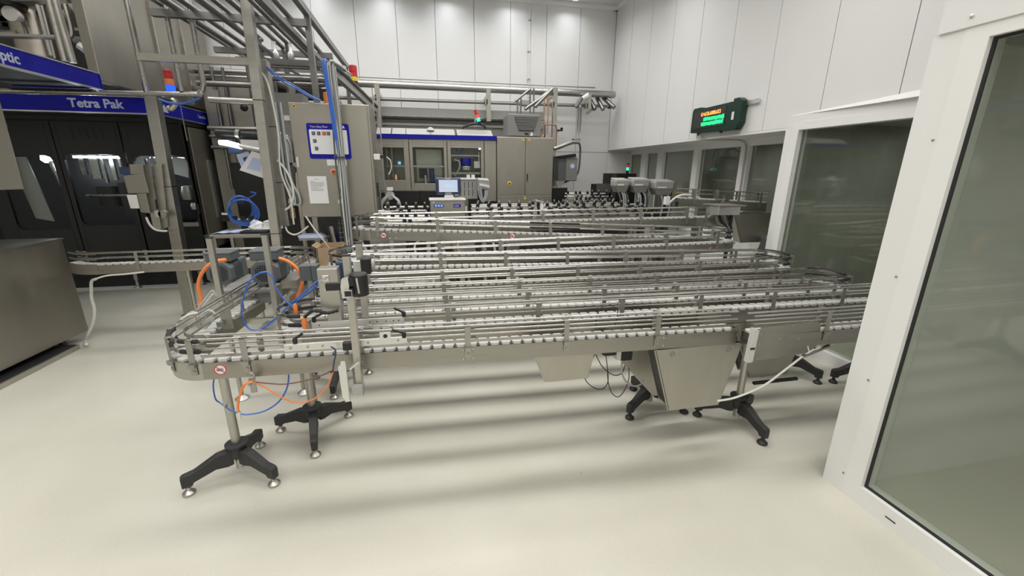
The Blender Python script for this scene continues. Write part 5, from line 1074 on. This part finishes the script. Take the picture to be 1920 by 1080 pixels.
# cross bar and rails at upper left
single('cross_bar', MB().bar((-2.62, 5.0, 2.83), (-1.66, 5.0, 2.835), .06, .065), 'steel', 'flat steel cross bar between the handrails and the upright', 'bar')
t = thing('handrail', 'bent stainless handrail in front of the upper filler module', 'handrail', (-2.6, 5.6, 2.5))
part('rail', MB().tube(smooth_path([(-4.8, 5.6, 2.565), (-3.4, 5.6, 2.585), (-2.5, 5.6, 2.605), (-2.42, 5.6, 2.62), (-2.37, 5.6, 2.68), (-2.36, 5.6, 2.9), (-2.36, 5.6, 4.3)], 5), .028, 12), 'bright', t)
part('post', MB().tube([(-2.59, 5.6, 2.63), (-2.59, 5.6, 4.3)], .026, 10), 'bright', t)
part('post', MB().tube([(-2.93, 5.6, 2.6), (-2.93, 5.6, 4.3)], .028, 10), 'bright', t)
t = thing('handrail', 'straight steel rail from the bent handrail to the upright', 'handrail', (-2.0, 6.0, 2.55))
part('rail', MB().tube([(-2.5, 6.0, 2.61), (-1.85, 6.0, 2.6)], .035, 12), 'pipe', t)
part('bracket', MB().box(-2.5, -2.38, 5.98, 6.02, 2.63, 2.72), 'bracket', t, sm=False)
t = thing('handrail', 'pair of upright steel rails on the upper platform at far left', 'handrail', (-3.75, 4.6, 2.8))
for a, b in ([(-3.16,4.9,3.228),(-3.16,4.9,2.747)], [(-3.116,4.9,3.231),(-3.102,4.9,2.733)]): part('post', MB().tube([a, b], .028, 10), 'steel', t)
part('rail', MB().tube([(-3.634,4.95,2.934),(-3.121,4.95,2.948)], .02, 10), 'steel', t)
hose('air_hose', [(-2.801,5.55,2.537),(-2.696,5.55,2.503),(-2.567,5.55,2.502),(-2.399,5.55,2.562)], .012, 'bluehose', 'thin blue hose hanging from the bent handrail')
single('rail_hook', MB().tube(smooth_path([(-2.697,5.6,2.548),(-2.675,5.6,2.527),(-2.694,5.6,2.483),(-2.732,5.6,2.449),(-2.753,5.6,2.47)]), .03, 8), 'steel', 'steel hook hanging from the bent handrail', 'hook')
beacon('lit blue and red beacon on the bent handrail', -2.762, 5.75, 2.646 , ['e_blue', 'orange', 'red'], .044, .066)

# ------------------------------------------------------------------ filler machine
YF = 7.2
t = thing('filling_machine', 'large dark filling machine with lit windows and a blue top band at left', 'machine', (-4.6, YF, 0))
part('base', MB().box(-7.0, -3.42, YF + .25, 8.4, 0, .3), 'black', t, sm=False)
for xx in (-4.52, -3.62): part('machine_foot', MB().lathe([(.05, 0), (.055, .012), (.025, .03), (.02, .12), (.03, .13), (.03, .3)], (xx, YF + .1, 0), 14), 'steel', t)
part('interior_back', MB().box(-7.0, -3.5, YF + .7, YF + .75, .3, 2.45), 'black', t, sm=False)
part('roof', MB().box(-7.0, -3.38, YF + .02, 8.4, 2.4, 2.5), 'darkmetal', t, sm=False)
part('side_panel', MB().box(-3.42, -3.38, YF, 8.4, .3, 2.42), 'dsteel', t, sm=False)
def fdoor(x0, x1, wx0, wx1, wz0, wz1, r=.08):
    d = part('door', MB().box(x0, wx0, YF, YF + .04, .25, 2.44).box(wx1, x1, YF, YF + .04, .25, 2.44).box(wx0, wx1, YF, YF + .04, .25, wz0).box(wx0, wx1, YF, YF + .04, wz1, 2.44), 'dsteel', t, sm=False, bevel=.004)
    for cx, sx in ((wx0, 1), (wx1, -1)):
        for cz, sz in ((wz0, 1), (wz1, -1)):
            part('window_corner', MB().prism([(cx, cz), (cx + sx * r, cz), (cx + sx * r * .3, cz + sz * r * .3), (cx, cz + sz * r)], YF + .002, YF + .036, 'y'), 'dsteel', d, sm=False)
    part('pane', MB().box(wx0, wx1, YF + .02, YF + .026, wz0, wz1), 'smoke', d, sm=False)
    return d
fdoor(-5.95, -5.03, -5.75, -5.1, .95, 1.98)
fdoor(-5.02, -4.22, -4.96, -4.27, 1.0, 2.0)
d = fdoor(-4.2, -3.385, -4.12, -3.44, 1.02, 1.99)
part('door_handle', MB().box(-3.42, -3.395, YF - .02, YF, 1.14, 1.3), 'black', d, sm=False)
part('sill_strip', MB().box(-3.75, -3.44, YF - .02, YF, .96, 1.02), 'steel', d, sm=False)
for k in range(5): part('vent_slot', MB().prism([(-4.82 + k * .09, 2.36), (-4.79 + k * .09, 2.36), (-4.765 + k * .09, 2.22), (-4.78 + k * .09, 2.2), (-4.8 + k * .09, 2.22)], YF - .003, YF, 'y'), 'black', t, sm=False)
part('platform_slab', MB().box(-7.0, -3.37, 6.45, 8.4, 2.5, 2.64), 'darkmetal', t, sm=False)
bd = part('front_band', MB().box(-7.0, -3.345, 6.4, 6.44, 2.478, 2.662), 'blue', t, sm=False)
part('band_edge', MB().box(-7.0, -3.34, 6.39, 6.45, 2.468, 2.48).box(-7.0, -3.34, 6.39, 6.45, 2.66, 2.67), 'alu', bd, sm=False)
text('band_lettering', 'Tetra Pak', .142, (-4.21, 6.399, 2.53), FACE_Y, 'letter', bd, .001, squash=1.02, bold=.004)
bs = part('side_band', MB().box(-3.375, -3.34, 6.4, 8.35, 2.49, 2.66), 'blue', t, sm=False)
part('band_edge', MB().box(-3.38, -3.335, 6.45, 8.35, 2.48, 2.49).box(-3.38, -3.335, 6.45, 8.35, 2.66, 2.67), 'alu', bs, sm=False)
part('triangle_logo', MB().prism([(6.62, 2.53), (6.78, 2.53), (6.7, 2.63)], -3.342, -3.338, 'x'), 'letter', bs, sm=False)
part('band_seam', MB().box(-3.342, -3.335, 7.1, 7.115, 2.2, 2.67), 'alu', bs, sm=False)
text('band_lettering', 'Tetra Pak', .06, (-3.339, 7.55, 2.56), FACE_X, 'letter', bs, .001)
sd = part('side_door', MB().box(-3.38, -3.36, 7.25, 8.3, .6, 2.4), 'cab', t, sm=False, bevel=.004)
part('side_pane', MB().box(-3.358, -3.352, 7.6, 7.95, 1.05, 1.95), 'bpaper' if False else 'alu', sd, sm=False)
# what shows through the windows
lm = part('inspection_lamp', MB().lathe([(.03, 1.88), (.07, 1.92), (.06, 1.98), (.02, 2.0)], (-5.25, YF + .12, 0), 14), 'e_white', t)
part('lamp_arm', MB().tube([(-5.22, YF + .12, 1.9), (-5.12, YF + .1, 1.5)], .03, 8), 'bright', t)
part('guide_plate', MB().hull8([(-5.62, YF + .15, 1.1), (-5.4, YF + .15, 1.05), (-5.4, YF + .17, 1.05), (-5.62, YF + .17, 1.1)], [(-5.72, YF + .15, 1.96), (-5.52, YF + .15, 1.96), (-5.52, YF + .17, 1.96), (-5.72, YF + .17, 1.96)]), 'pipe', t, sm=False)
for k, (xx, w_, z0) in enumerate(((-4.93, .06, 1.72), (-4.8, .1, 1.66), (-4.66, .03, 1.6), (-4.55, .05, 1.64), (-4.44, .03, 1.75), (-4.34, .06, 1.8))):
    part('filling_tube', MB().box(xx, xx + w_, YF + .2, YF + .24, z0, 2.0), 'bright', t, sm=False)
part('strip_lamp', MB().box(-4.95, -4.3, YF + .14, YF + .17, 1.95, 1.985), 'e_white', t, sm=False)
for xx, zz, w_, h_ in ((-4.9, 1.25, .25, .3), (-4.6, 1.1, .2, .5), (-4.45, 1.45, .15, .25)): part('mechanism', MB().box(xx, xx + w_, YF + .3, YF + .5, zz, zz + h_, .03), 'dsteel', t, sm=False)
part('mechanism_shaft', MB().tube([(-4.95, YF + .2, 1.42), (-4.3, YF + .2, 1.42)], .015, 8), 'bright', t)
part('strip_lamp', MB().box(-4.1, -3.5, YF + .35, YF + .38, 1.96, 1.98), 'e_white', t, sm=False)
for a, b in (((-4.08, 1.95), (-4.05, 1.6)), ((-4.0, 1.97), (-3.75, 1.8)), ((-3.9, 1.97), (-3.7, 1.85))): part('bright_arm', MB().bar((a[0], YF + .2, a[1]), (b[0], YF + .2, b[1]), .03, .03), 'bright', t, sm=False)
part('keypad_plate', MB().hull8([(-3.75, YF + .12, 1.75), (-3.52, YF + .12, 1.68), (-3.52, YF + .13, 1.68), (-3.75, YF + .13, 1.75)], [(-3.68, YF + .12, 1.98), (-3.48, YF + .12, 1.96), (-3.48, YF + .13, 1.96), (-3.68, YF + .13, 1.98)]), 'paper', t, sm=False)
part('cup_holder', MB().lathe([(.09, 1.35), (.1, 1.45), (.08, 1.55), (.05, 1.56)], (-3.6, YF + .2, 0), 12), 'pipe', t)
part('cup_holder', MB().lathe([(.05, 1.2), (.06, 1.26), (.04, 1.3)], (-3.55, YF + .2, 0), 12), 'alu', t)
part('dark_block', MB().box(-3.85, -3.46, YF + .25, YF + .4, 1.05, 1.3), 'black', t, sm=False)
pl1 = bpy.data.lights.new('machine_lamp_light', 'POINT'); pl1.energy = 9; pl1.shadow_soft_size = .05; pl1.color = (.85, .93, 1)
for xx, zz in ((-5.25, 1.8), (-4.6, 1.9), (-3.75, 1.9)):
    o = bpy.data.objects.new('machine_lamp_light', pl1); COL.objects.link(o); o.location = (xx, YF + .17, zz)
# upper platform and module
t = thing('upper_platform', 'blue edged upper platform of the filler at far left', 'platform', (-3.5, 4.9, 2.6))
bd = part('edge_band', MB().box(-3.44, -3.4, 3.6, 5.7, 2.635, 2.79), 'blue', t, sm=False)
part('band_edge', MB().box(-3.445, -3.395, 3.6, 5.7, 2.625, 2.637).box(-3.445, -3.395, 3.6, 5.7, 2.788, 2.8), 'alu', bd, sm=False)
part('end_face', MB().box(-4.2, -3.4, 5.69, 5.72, 2.635, 2.79), 'blue', t, sm=False)
part('deck', MB().box(-4.2, -3.44, 3.6, 5.7, 2.65, 2.78), 'darkmetal', t, sm=False)
text('band_lettering', 'Aseptic', .12, (-3.399, 4.39, 2.672), FACE_X, 'letter', bd, .001, bold=.003)
t = thing('upper_module', 'large stainless casing above the filler at upper left', 'casing', (-3.7, 7.0, 2.7))
part('casing_plate', MB().box(-3.5, -3.4, 5.72, 8.4, 2.72, 4.02), 'cab', t, sm=False, bevel=.006)
part('back_plate', MB().box(-6.8, -3.5, 8.3, 8.4, 2.72, 4.02), 'dsteel', t, sm=False)
part('top_rail', MB().box(-3.44, -3.36, 5.72, 8.4, 4.02, 4.1), 'pipe', t, sm=False)
for yy in (6.9, 7.6): part('seam_rail', MB().box(-3.4, -3.37, yy, yy + .03, 2.75, 4.0), 'bright', t, sm=False)
part('round_knob', MB().lathe([(.05, -3.4), (.05, -3.385), (.03, -3.38)], (0, 7.25, 2.88), 14, 'x'), 'black', t)
t = thing('steam_pipes', 'tangle of bright pipes, tank and gauge on the upper platform at far left', 'pipe', (-4.6, 6.2, 2.9))
part('tank', MB().lathe([(.05, 2.85), (.2, 2.9), (.2, 3.75), (.1, 3.85), (.05, 3.86)], (-4.204, 6.2, 0), 24), 'tank', t)
part('dark_backing', MB().box(-6.8, -3.75, 6.7, 6.75, 2.75, 4.0), 'darkmetal', t, sm=False)
part('gauge', MB().lathe([(.07, 5.8), (.075, 5.83), (.05, 5.9)], (-4.118, 0, 3.342), 18, 'y'), 'label', t)
part('gauge_valve', MB().lathe([(.15, 0), (.16, .03), (.05, .05)], (-4.164,5.85,3.417), 16), 'dsteel', t)
for q, r, m in (([(-4.316,6,3.495),(-3.688,6,3.542)], .04, 'pipe'), ([(-4.178,6,3.525),(-4.152,6,3.195)], .02, 'pipe'), ([(-3.983,6,3.515),(-3.983,6,3.002)], .03, 'bright'), ([(-3.944,6,3.518),(-3.954,6,2.977)], .02, 'pipe'), ([(-3.67,5.9,3.49),(-3.671,5.9,3.228),(-3.721,5.9,3.164)], .025, 'bright'), ([(-3.702,6,3.28),(-3.602,6,3.281)], .02, 'bright'), ([(-3.727,6,3.174),(-3.618,6,3.17)], .04, 'pipe'), ([(-3.695,6,3.511),(-3.62,6,3.415),(-3.611,6,3.286)], .03, 'bright'), ([(-3.618,6,3.567),(-3.611,6,3.492)], .04, 'alu'), ([(-4.397,6,3.2),(-4.263,6,3.209)], .03, 'pipe'), ([(-3.689,6,3.124),(-3.614,6,3.059)], .05, 'alu'), ([(-3.757,6,3.456),(-3.743,6,3.355)], .02, 'copper')):
    part('pipe', MB().tube(smooth_path(q, 3), r, 8), m, t)
for q in ((8, 40), (14, 52), (25, 60), (35, 50), (5, 30)):
    q3 = {(8, 40): (-4.4,6.1,3.341), (14, 52): (-4.388,6.1,3.28), (25, 60): (-4.343,6.1,3.252), (35, 50): (-4.28,6.1,3.308), (5, 30): (-4.401,6.1,3.392)}[q]
    part('valve_block', MB().box(q3[0] - .06, q3[0] + .06, q3[1], q3[1] + .1, q3[2] - .05, q3[2] + .05, .02), 'darkmetal', t, sm=False)

# ------------------------------------------------------------------ things in front of the filler
t = thing('junction_box', 'stainless sensor boxes with a slotted rail clamped to the tall column', 'box', (-3.1, 5.6, 1.2))
A = lambda px0: px0
part('slotted_rail', MB().hull8([(-3.166,5.62,1.849),(-3.061,5.62,1.85),(-3.096,5.62,1.115),(-3.178,5.62,1.116)], [(-3.2,5.68,1.849),(-3.094,5.68,1.85),(-3.129,5.68,1.107),(-3.212,5.68,1.109)]), 'steel', t, sm=False)
part('slot', MB().hull8([(-3.094,5.615,1.463),(-3.078,5.615,1.463),(-3.084,5.615,1.352),(-3.1,5.615,1.353)], [(-3.096,5.618,1.462),(-3.08,5.618,1.462),(-3.085,5.618,1.352),(-3.102,5.618,1.352)]), 'black', t, sm=False)
part('back_rail', MB().hull8([(-3.071,5.66,1.856),(-2.969,5.66,1.857),(-3.045,5.66,1.14),(-3.12,5.66,1.097)], [(-3.093,5.7,1.856),(-2.99,5.7,1.857),(-3.066,5.7,1.135),(-3.142,5.7,1.092)]), 'steel', t, sm=False)
part('upper_box', MB().hull8([(-3.312,5.55,1.732),(-3.105,5.55,1.756),(-3.097,5.55,1.539),(-3.308,5.55,1.534)], [(-3.365,5.64,1.731),(-3.155,5.64,1.755),(-3.147,5.64,1.534),(-3.362,5.64,1.529)]), 'cab', t, sm=False, bevel=.004)
part('top_box', MB().hull8([(-3.229,5.55,1.853),(-3.095,5.55,1.854),(-3.106,5.55,1.75),(-3.237,5.55,1.744)], [(-3.281,5.64,1.854),(-3.145,5.64,1.855),(-3.156,5.64,1.749),(-3.289,5.64,1.743)]), 'cab', t, sm=False, bevel=.004)
part('lower_box', MB().hull8([(-3.225,5.55,1.533),(-3.129,5.55,1.539),(-3.133,5.55,1.31),(-3.226,5.55,1.323)], [(-3.277,5.64,1.529),(-3.179,5.64,1.534),(-3.184,5.64,1.302),(-3.279,5.64,1.316)]), 'cab', t, sm=False, bevel=.004)
part('white_card', MB().hull8([(-3.32,5.54,1.522),(-3.221,5.54,1.522),(-3.222,5.54,1.367),(-3.312,5.54,1.368)], [(-3.332,5.56,1.521),(-3.233,5.56,1.521),(-3.234,5.56,1.365),(-3.324,5.56,1.366)]), 'label', t, sm=False, bevel=.003)
part('dark_connector', MB().hull8([(-3.356,5.58,1.824),(-3.247,5.58,1.825),(-3.254,5.58,1.744),(-3.358,5.58,1.743)], [(-3.38,5.62,1.824),(-3.271,5.62,1.825),(-3.278,5.62,1.743),(-3.382,5.62,1.743)]), 'navy', t, sm=False)
part('clamp_knob', MB().lathe([(.045, 5.56), (.05, 5.6), (.03, 5.62)], (-3.021, 0, 1.297), 12, 'y'), 'bracket', t)
part('clamp_block', MB().hull8([(-3.095,5.56,1.339),(-3.036,5.56,1.338),(-3.04,5.56,1.265),(-3.094,5.56,1.265)], [(-3.117,5.6,1.336),(-3.058,5.6,1.335),(-3.061,5.6,1.261),(-3.116,5.6,1.262)]), 'alu', t, sm=False)
part('cable', MB().tube(smooth_path([(-3.213,5.6,1.263),(-3.197,5.6,1.182),(-3.156,5.6,1.119),(-3.088,5.6,1.098),(-3.033,5.6,1.097)]), .012, 8), 'whitecable', t)
t = thing('floor_cabinet', 'large plain stainless cabinet on a plinth at the left edge', 'cabinet', (-4.3, 4.5, 0))
part('body', MB().box(-5.2, -3.7, 3.35, 5.06, .1, 1.1), 'cab', t, sm=False, bevel=.006)
part('plinth', MB().box(-5.1, -3.6, 3.45, 4.76, .0, .05), 'steel', t, sm=False, bevel=.004)
part('plinth_mat', MB().box(-5.1, -3.615, 3.47, 4.74, .05, .056), 'black', t, sm=False)
part('leg', MB().box(-4.9, -4.0, 3.6, 4.6, .05, .1), 'black', t, sm=False)
part('foot', MB().lathe([(.04, 0), (.03, .02), (.015, .1)], (-3.85, 4.9, 0), 12), 'brown', t)
part('top_lid', MB().box(-5.22, -3.69, 3.34, 5.07, 1.1, 1.112), 'steel', t, sm=False)
part('top_ramp', MB().hull8([(-5.0, 4.6, 1.112), (-4.4, 4.6, 1.112), (-4.4, 4.9, 1.112), (-5.0, 4.9, 1.112)], [(-5.0, 4.6, 1.2), (-4.7, 4.6, 1.2), (-4.7, 4.9, 1.2), (-5.0, 4.9, 1.2)]), 'pipe', t, sm=False)
t = thing('control_cabinet', 'plain grey stainless cabinet at the left edge above the floor cabinet', 'cabinet', (-4.3, 5.3, 1.7))
part('case', MB().hull8([(-4.144,5.1,2.402),(-3.897,5.1,2.41),(-3.923,5.1,1.601),(-4.379,5.1,1.587)], [(-4.469,5.5,2.449),(-4.203,5.5,2.458),(-4.245,5.5,1.586),(-4.722,5.5,1.571)]), 'cab', t, sm=False, bevel=.005)
part('hanger', MB().box(-4.12, -4.06, 5.25, 5.31, 2.2, 2.66), 'steel', t, sm=False)
# table with papers
t = thing('work_table', 'low stainless table with papers and a black folder behind the motors', 'table', (-2.25, 5.6, 0))
part('table_top', MB().box(-2.56, -1.9, 5.45, 6.0, 1.015, 1.055), 'steel', t, sm=False, bevel=.003)
part('corner_guard', MB().box(-2.58, -2.53, 5.43, 5.48, 1.01, 1.06), 'dgreen', t, sm=False, bevel=.008)
for xx, yy in ((-2.5, 5.5), (-1.96, 5.5), (-2.5, 5.95), (-1.96, 5.95)): part('leg', MB().box(xx - .018, xx + .018, yy - .018, yy + .018, 0, 1.015), 'steel', t, sm=False)
for i, (xx, yy, a, m, lb) in enumerate(((-2.38, 5.62, .2, 'bpaper', 'bluish sheet lying at the left end of the work table'), (-2.22, 5.7, -.2, 'bpaper', 'bluish sheet lying in the middle of the work table'), (-2.1, 5.75, .5, 'paper', 'white sheet lying at the right of the work table'))):
    q = MB(); n = 5
    vs = []; fs = []
    for j in range(n + 1):
        for k in range(2): vs.append((xx + (j / n - .5) * .3, yy + (k - .5) * .21 + .03 * j / n, 1.06 + .004 * i + .012 * abs(math.sin(j * 1.7 + i))))
    fs = [(j * 2, j * 2 + 2, j * 2 + 3, j * 2 + 1) for j in range(n)]
    q.add(vs, fs); o = single('paper_sheet', q, m, lb, 'paper', 'sheets on the work table'); o.modifiers.new('thick', 'SOLIDIFY').thickness = .002
single('black_folder', MB().box(-2.22, -1.92, 5.5, 5.68, 1.058, 1.085), 'black', 'black folder on the right front of the work table', 'folder', bevel=.004)
bm_ = MB().lathe([(.02, 1.07), (.1, 1.08), (.09, 1.12), (.05, 1.15), (.01, 1.16)], (-2.15, 5.85, 0), 9)
rr = random.Random(9); bm_.v = [(v[0] + rr.uniform(-.03, .03), v[1] + rr.uniform(-.02, .02), v[2] + rr.uniform(0, .03)) for v in bm_.v]
single('crumpled_paper', bm_, 'paper', 'crumpled white paper on the back of the work table', 'paper', sm=False)
single('paper_box', MB().box(-2.05, -1.87, 5.8, 5.95, 1.06, 1.17), 'label', 'small white box on the work table against the upright', 'box', bevel=.004)
t = thing('side_table', 'small steel side table behind the cardboard box', 'table', (-1.45, 5.4, 0))
part('table_top', MB().box(-1.5, -1.2, 5.25, 5.47, .995, 1.018), 'steel', t, sm=False)
for xx in (-1.47, -1.23): part('leg', MB().box(xx - .015, xx + .015, 5.4, 5.43, 0, .995), 'steel', t, sm=False)
single('paper_sheet', MB().hull8([(-1.5, 5.25, 1.018), (-1.22, 5.25, 1.018), (-1.22, 5.45, 1.018), (-1.5, 5.45, 1.018)], [(-1.52, 5.27, 1.05), (-1.26, 5.27, 1.06), (-1.28, 5.43, 1.06), (-1.5, 5.43, 1.055)]), 'bpaper', 'pale blue crumpled sheet on the side table right of the upright', 'paper', bevel=.006)
t = thing('cardboard_box', 'open brown cardboard box behind the left bends', 'box', (-1.05, 4.75, .7))
w0, w1, d0, d1, z0, z1 = -1.17, -.93, 4.66, 4.9, .72, 1.0
part('pedestal', MB().box(-1.12, -.98, 4.7, 4.86, 0, .72), 'bracket', t, sm=False)
part('walls', MB().box(w0, w1, d0, d0 + .006, z0, z1).box(w0, w1, d1 - .006, d1, z0, z1 + .02).box(w0, w0 + .006, d0, d1, z0, z1).box(w1 - .006, w1, d0, d1, z0, z1).box(w0, w1, d0, d1, z0, z0 + .006), 'card', t, sm=False)
part('flap', MB().hull8([(w1, d0, z1), (w1 + .006, d0, z1), (w1 + .006, d1, z1), (w1, d1, z1)], [(w1 + .07, d0, z1 + .05), (w1 + .076, d0, z1 + .05), (w1 + .076, d1, z1 + .05), (w1 + .07, d1, z1 + .05)]), 'card', t, sm=False)
part('flap', MB().hull8([(w0 - .006, d0, z1), (w0, d0, z1), (w0, d1, z1), (w0 - .006, d1, z1)], [(w0 - .05, d0, z1 + .03), (w0 - .044, d0, z1 + .03), (w0 - .044, d1, z1 + .03), (w0 - .05, d1, z1 + .03)]), 'card', t, sm=False)
# work light, papers on clips and blue hose coil in front of the filler
t = thing('work_lamp', 'bright tube lamp on a black arm left of the upright', 'lamp', (-2.3, 6.0, 2.1))
part('tube', MB().tube([(-2.472,6,2.125),(-2.39,6,2.12),(-2.258,6,2.085),(-2.219,6,2.066)], [.028, .035, .032, .02], 12), 'e_white', t)
part('holder', MB().tube([(-2.276,6,2.091),(-1.95,6,2.026)], .03, 10), 'alu', t)
part('arm', MB().tube([(-2.53,6.1,2.243),(-2.019,6.1,2.21)], .045, 12), 'black', t); part('arm_ring', MB().tube([(-2.296,6.08,2.234),(-2.254,6.08,2.229)], .055, 12), 'bracket', t)
part('white_manifold', MB().hull8([(-2.234,6,2.161),(-1.98,6,2.159),(-1.998,6,2.038),(-2.222,6,2.047)], [(-2.272,6.1,2.167),(-2.013,6.1,2.165),(-2.031,6.1,2.042),(-2.259,6.1,2.051)]), 'label', t, sm=False)
part('head', MB().hull8([(-2.426,6.1,2.075),(-2.267,6.1,2.077),(-2.273,6.1,2.006),(-2.433,6.1,1.997)], [(-2.466,6.2,2.079),(-2.305,6.2,2.082),(-2.31,6.2,2.009),(-2.473,6.2,2.001)]), 'navy', t, sm=False, bevel=.006)
for i, (q, q2, m, lb) in enumerate((([(-2.228,5.8,1.977),(-2.093,5.8,2.015),(-2.043,5.8,1.841),(-2.191,5.8,1.803)], [(-2.229,5.803,1.977),(-2.094,5.803,2.015),(-2.044,5.803,1.841),(-2.192,5.803,1.803)], 'bpaper', 'printed sheet with a dark triangle hanging on a clip at the left'),
                                   ([(-2.033,5.75,2.02),(-1.898,5.75,1.979),(-1.922,5.75,1.69),(-2.203,5.75,1.796)], [(-2.034,5.753,2.02),(-1.899,5.753,1.979),(-1.923,5.753,1.69),(-2.204,5.753,1.796)], 'paper', 'large printed sheet hanging crookedly beside the upright'),)):
    tt = thing('hanging_paper', lb, 'paper', q[0]); part('sheet', MB().hull8(q, q2), m, tt, sm=False)
    if i == 0: part('print', MB().hull8([(-2.163,5.797,1.94),(-2.107,5.797,1.959),(-2.14,5.797,1.897),(-2.152,5.797,1.897)], [(-2.163,5.799,1.94),(-2.107,5.799,1.959),(-2.141,5.799,1.897),(-2.152,5.799,1.897)]), 'navy', tt, sm=False)
    else: part('print', MB().hull8([(-2.032,5.747,1.946),(-1.941,5.747,1.923),(-1.974,5.747,1.779),(-2.122,5.747,1.815)], [(-2.032,5.749,1.946),(-1.942,5.749,1.923),(-1.975,5.749,1.779),(-2.123,5.749,1.815)]), 'bpaper', tt, sm=False)
t = thing('hose_coil', 'coil of blue air hose hanging in front of the filler side door', 'hose', (-2.433,6.2,1.308))
c = Vector((-2.433,6.2,1.308))
for k in range(5):
    part('loop', MB().tube([(c.x + (.14 + .012 * k) * math.cos(2 * PI * j / 24) + .01 * k, c.y - .012 * k, c.z + (.16 + .01 * (k % 3)) * math.sin(2 * PI * j / 24) - .015 * k) for j in range(25)], .011, 6), 'bluehose', t)
part('tail', MB().tube(smooth_path([(-2.33,6.2,1.433),(-2.252,6.2,1.474),(-2.229,6.2,1.502),(-2.285,6.2,1.516)]), .01, 6), 'bluehose', t)
part('hook', MB().box(c.x - .05, c.x + .03, c.y + .02, c.y + .06, c.z + .05, c.z + .12), 'navy', t, sm=False)
t = thing('filler_drawer', 'dark pedestal box with a pale label beside the hose coil', 'box', (-2.714,6.4,1.186))
part('case', MB().hull8([(-2.776,6.35,1.242),(-2.613,6.35,1.24),(-2.62,6.35,1.116),(-2.777,6.35,1.119)], [(-2.885,6.6,1.22),(-2.716,6.6,1.218),(-2.723,6.6,1.09),(-2.886,6.6,1.093)]), 'dsteel', t, sm=False)
part('label', MB().hull8([(-2.743,6.345,1.235),(-2.638,6.345,1.233),(-2.643,6.345,1.205),(-2.741,6.345,1.206)], [(-2.744,6.348,1.235),(-2.64,6.348,1.233),(-2.644,6.348,1.204),(-2.742,6.348,1.206)]), 'label', t, sm=False)
t = thing('clip_rail', 'rail with black clips below the hose coil', 'rail', (-2.474,6.2,1.131))
part('rail', MB().tube([(-2.587,6.2,1.154),(-2.274,6.2,1.156)], .015, 8), 'steel', t)
for q in ([(-2.529,6.18,1.184),(-2.517,6.18,1.177)], [(-2.419,6.18,1.182),(-2.408,6.18,1.175)], [(-2.322,6.18,1.181),(-2.31,6.18,1.173)]): part('clip', MB().box(q[0][0] - .03, q[0][0] + .03, q[0][1] - .02, q[0][1] + .02, q[0][2] - .03, q[0][2] + .02), 'black', t, sm=False)
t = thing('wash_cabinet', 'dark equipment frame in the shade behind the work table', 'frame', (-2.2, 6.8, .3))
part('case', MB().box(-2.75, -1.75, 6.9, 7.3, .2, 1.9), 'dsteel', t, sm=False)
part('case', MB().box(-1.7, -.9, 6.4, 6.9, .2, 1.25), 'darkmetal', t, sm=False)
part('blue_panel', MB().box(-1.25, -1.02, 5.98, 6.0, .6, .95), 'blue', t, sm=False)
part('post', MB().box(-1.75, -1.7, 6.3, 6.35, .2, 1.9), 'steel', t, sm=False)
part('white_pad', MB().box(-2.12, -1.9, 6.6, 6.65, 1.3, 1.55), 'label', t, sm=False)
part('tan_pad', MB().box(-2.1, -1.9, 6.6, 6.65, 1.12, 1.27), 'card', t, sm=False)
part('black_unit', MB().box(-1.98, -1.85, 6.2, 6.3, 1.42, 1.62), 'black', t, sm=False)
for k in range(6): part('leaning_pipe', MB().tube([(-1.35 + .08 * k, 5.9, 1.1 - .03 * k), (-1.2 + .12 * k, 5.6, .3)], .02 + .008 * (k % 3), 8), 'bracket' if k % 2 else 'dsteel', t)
wm = MB()
for k in range(6): wm.tube([(-1.1 + .05 * k, 5.6, .8), (-1.1 + .05 * k, 5.6, 1.2)], .004, 4).tube([(-1.12, 5.6, .85 + .06 * k), (-.83, 5.6, .85 + .06 * k)], .004, 4)
part('wire_mesh', wm, 'bracket', t, sm=False)
t = thing('grey_module', 'pale grey control module among the pipes above the tall cabinet', 'module', (-2.0, 6.6, 2.6))
part('case', MB().box(-2.25, -1.98, 6.7, 6.9, 2.45, 3.1), 'mgrey', t, sm=False)
part('recess', MB().box(-2.2, -2.1, 6.695, 6.7, 2.8, 2.9).box(-2.15, -2.05, 6.695, 6.7, 2.6, 2.75), 'black', t, sm=False)
part('tag', MB().box(-2.12, -2.04, 6.693, 6.7, 2.98, 3.05), 'label', t, sm=False)
part('lower_case', MB().box(-1.85, -1.5, 6.2, 6.5, 2.0, 2.75), 'mgrey', t, sm=False)
part('lower_tag', MB().box(-1.75, -1.65, 6.195, 6.2, 2.42, 2.48), 'label', t, sm=False)

t = thing('rear_casing', 'stainless casing with small pipes between the filler and the pipe rack uprights', 'casing', (-2.8, 8.0, 0))
part('case', MB().box(-3.3, -2.45, 7.75, 8.3, 0, 3.05), 'cab', t, sm=False, bevel=.008)
part('case', MB().box(-2.44, -1.95, 7.9, 8.3, 0, 2.85), 'dsteel', t, sm=False, bevel=.008)
for k, (xx, zz) in enumerate(((-3.1, 2.4), (-2.95, 2.4), (-2.6, 2.5))): part('riser', MB().tube([(xx, 7.7, zz - .9), (xx, 7.7, zz + .9)], .025, 8), 'rack', t)
for zz, r in ((2.42, .035), (2.3, .025), (2.14, .03)): part('cross_pipe', MB().tube(smooth_path([(-3.25, 7.6, zz), (-2.3, 7.6, zz), (-2.15, 7.6, zz - .02), (-2.1, 7.6, zz - .15)], 4), r, 8), 'rack', t)
part('port', MB().lathe([(.05, 7.74), (.06, 7.75), (.02, 7.72)], (-2.75, 0, 2.75), 12, 'y'), 'black', t)
part('window_strip', MB().box(-2.9, -2.7, 7.74, 7.752, 1.2, 1.95), 'alu', t, sm=False)
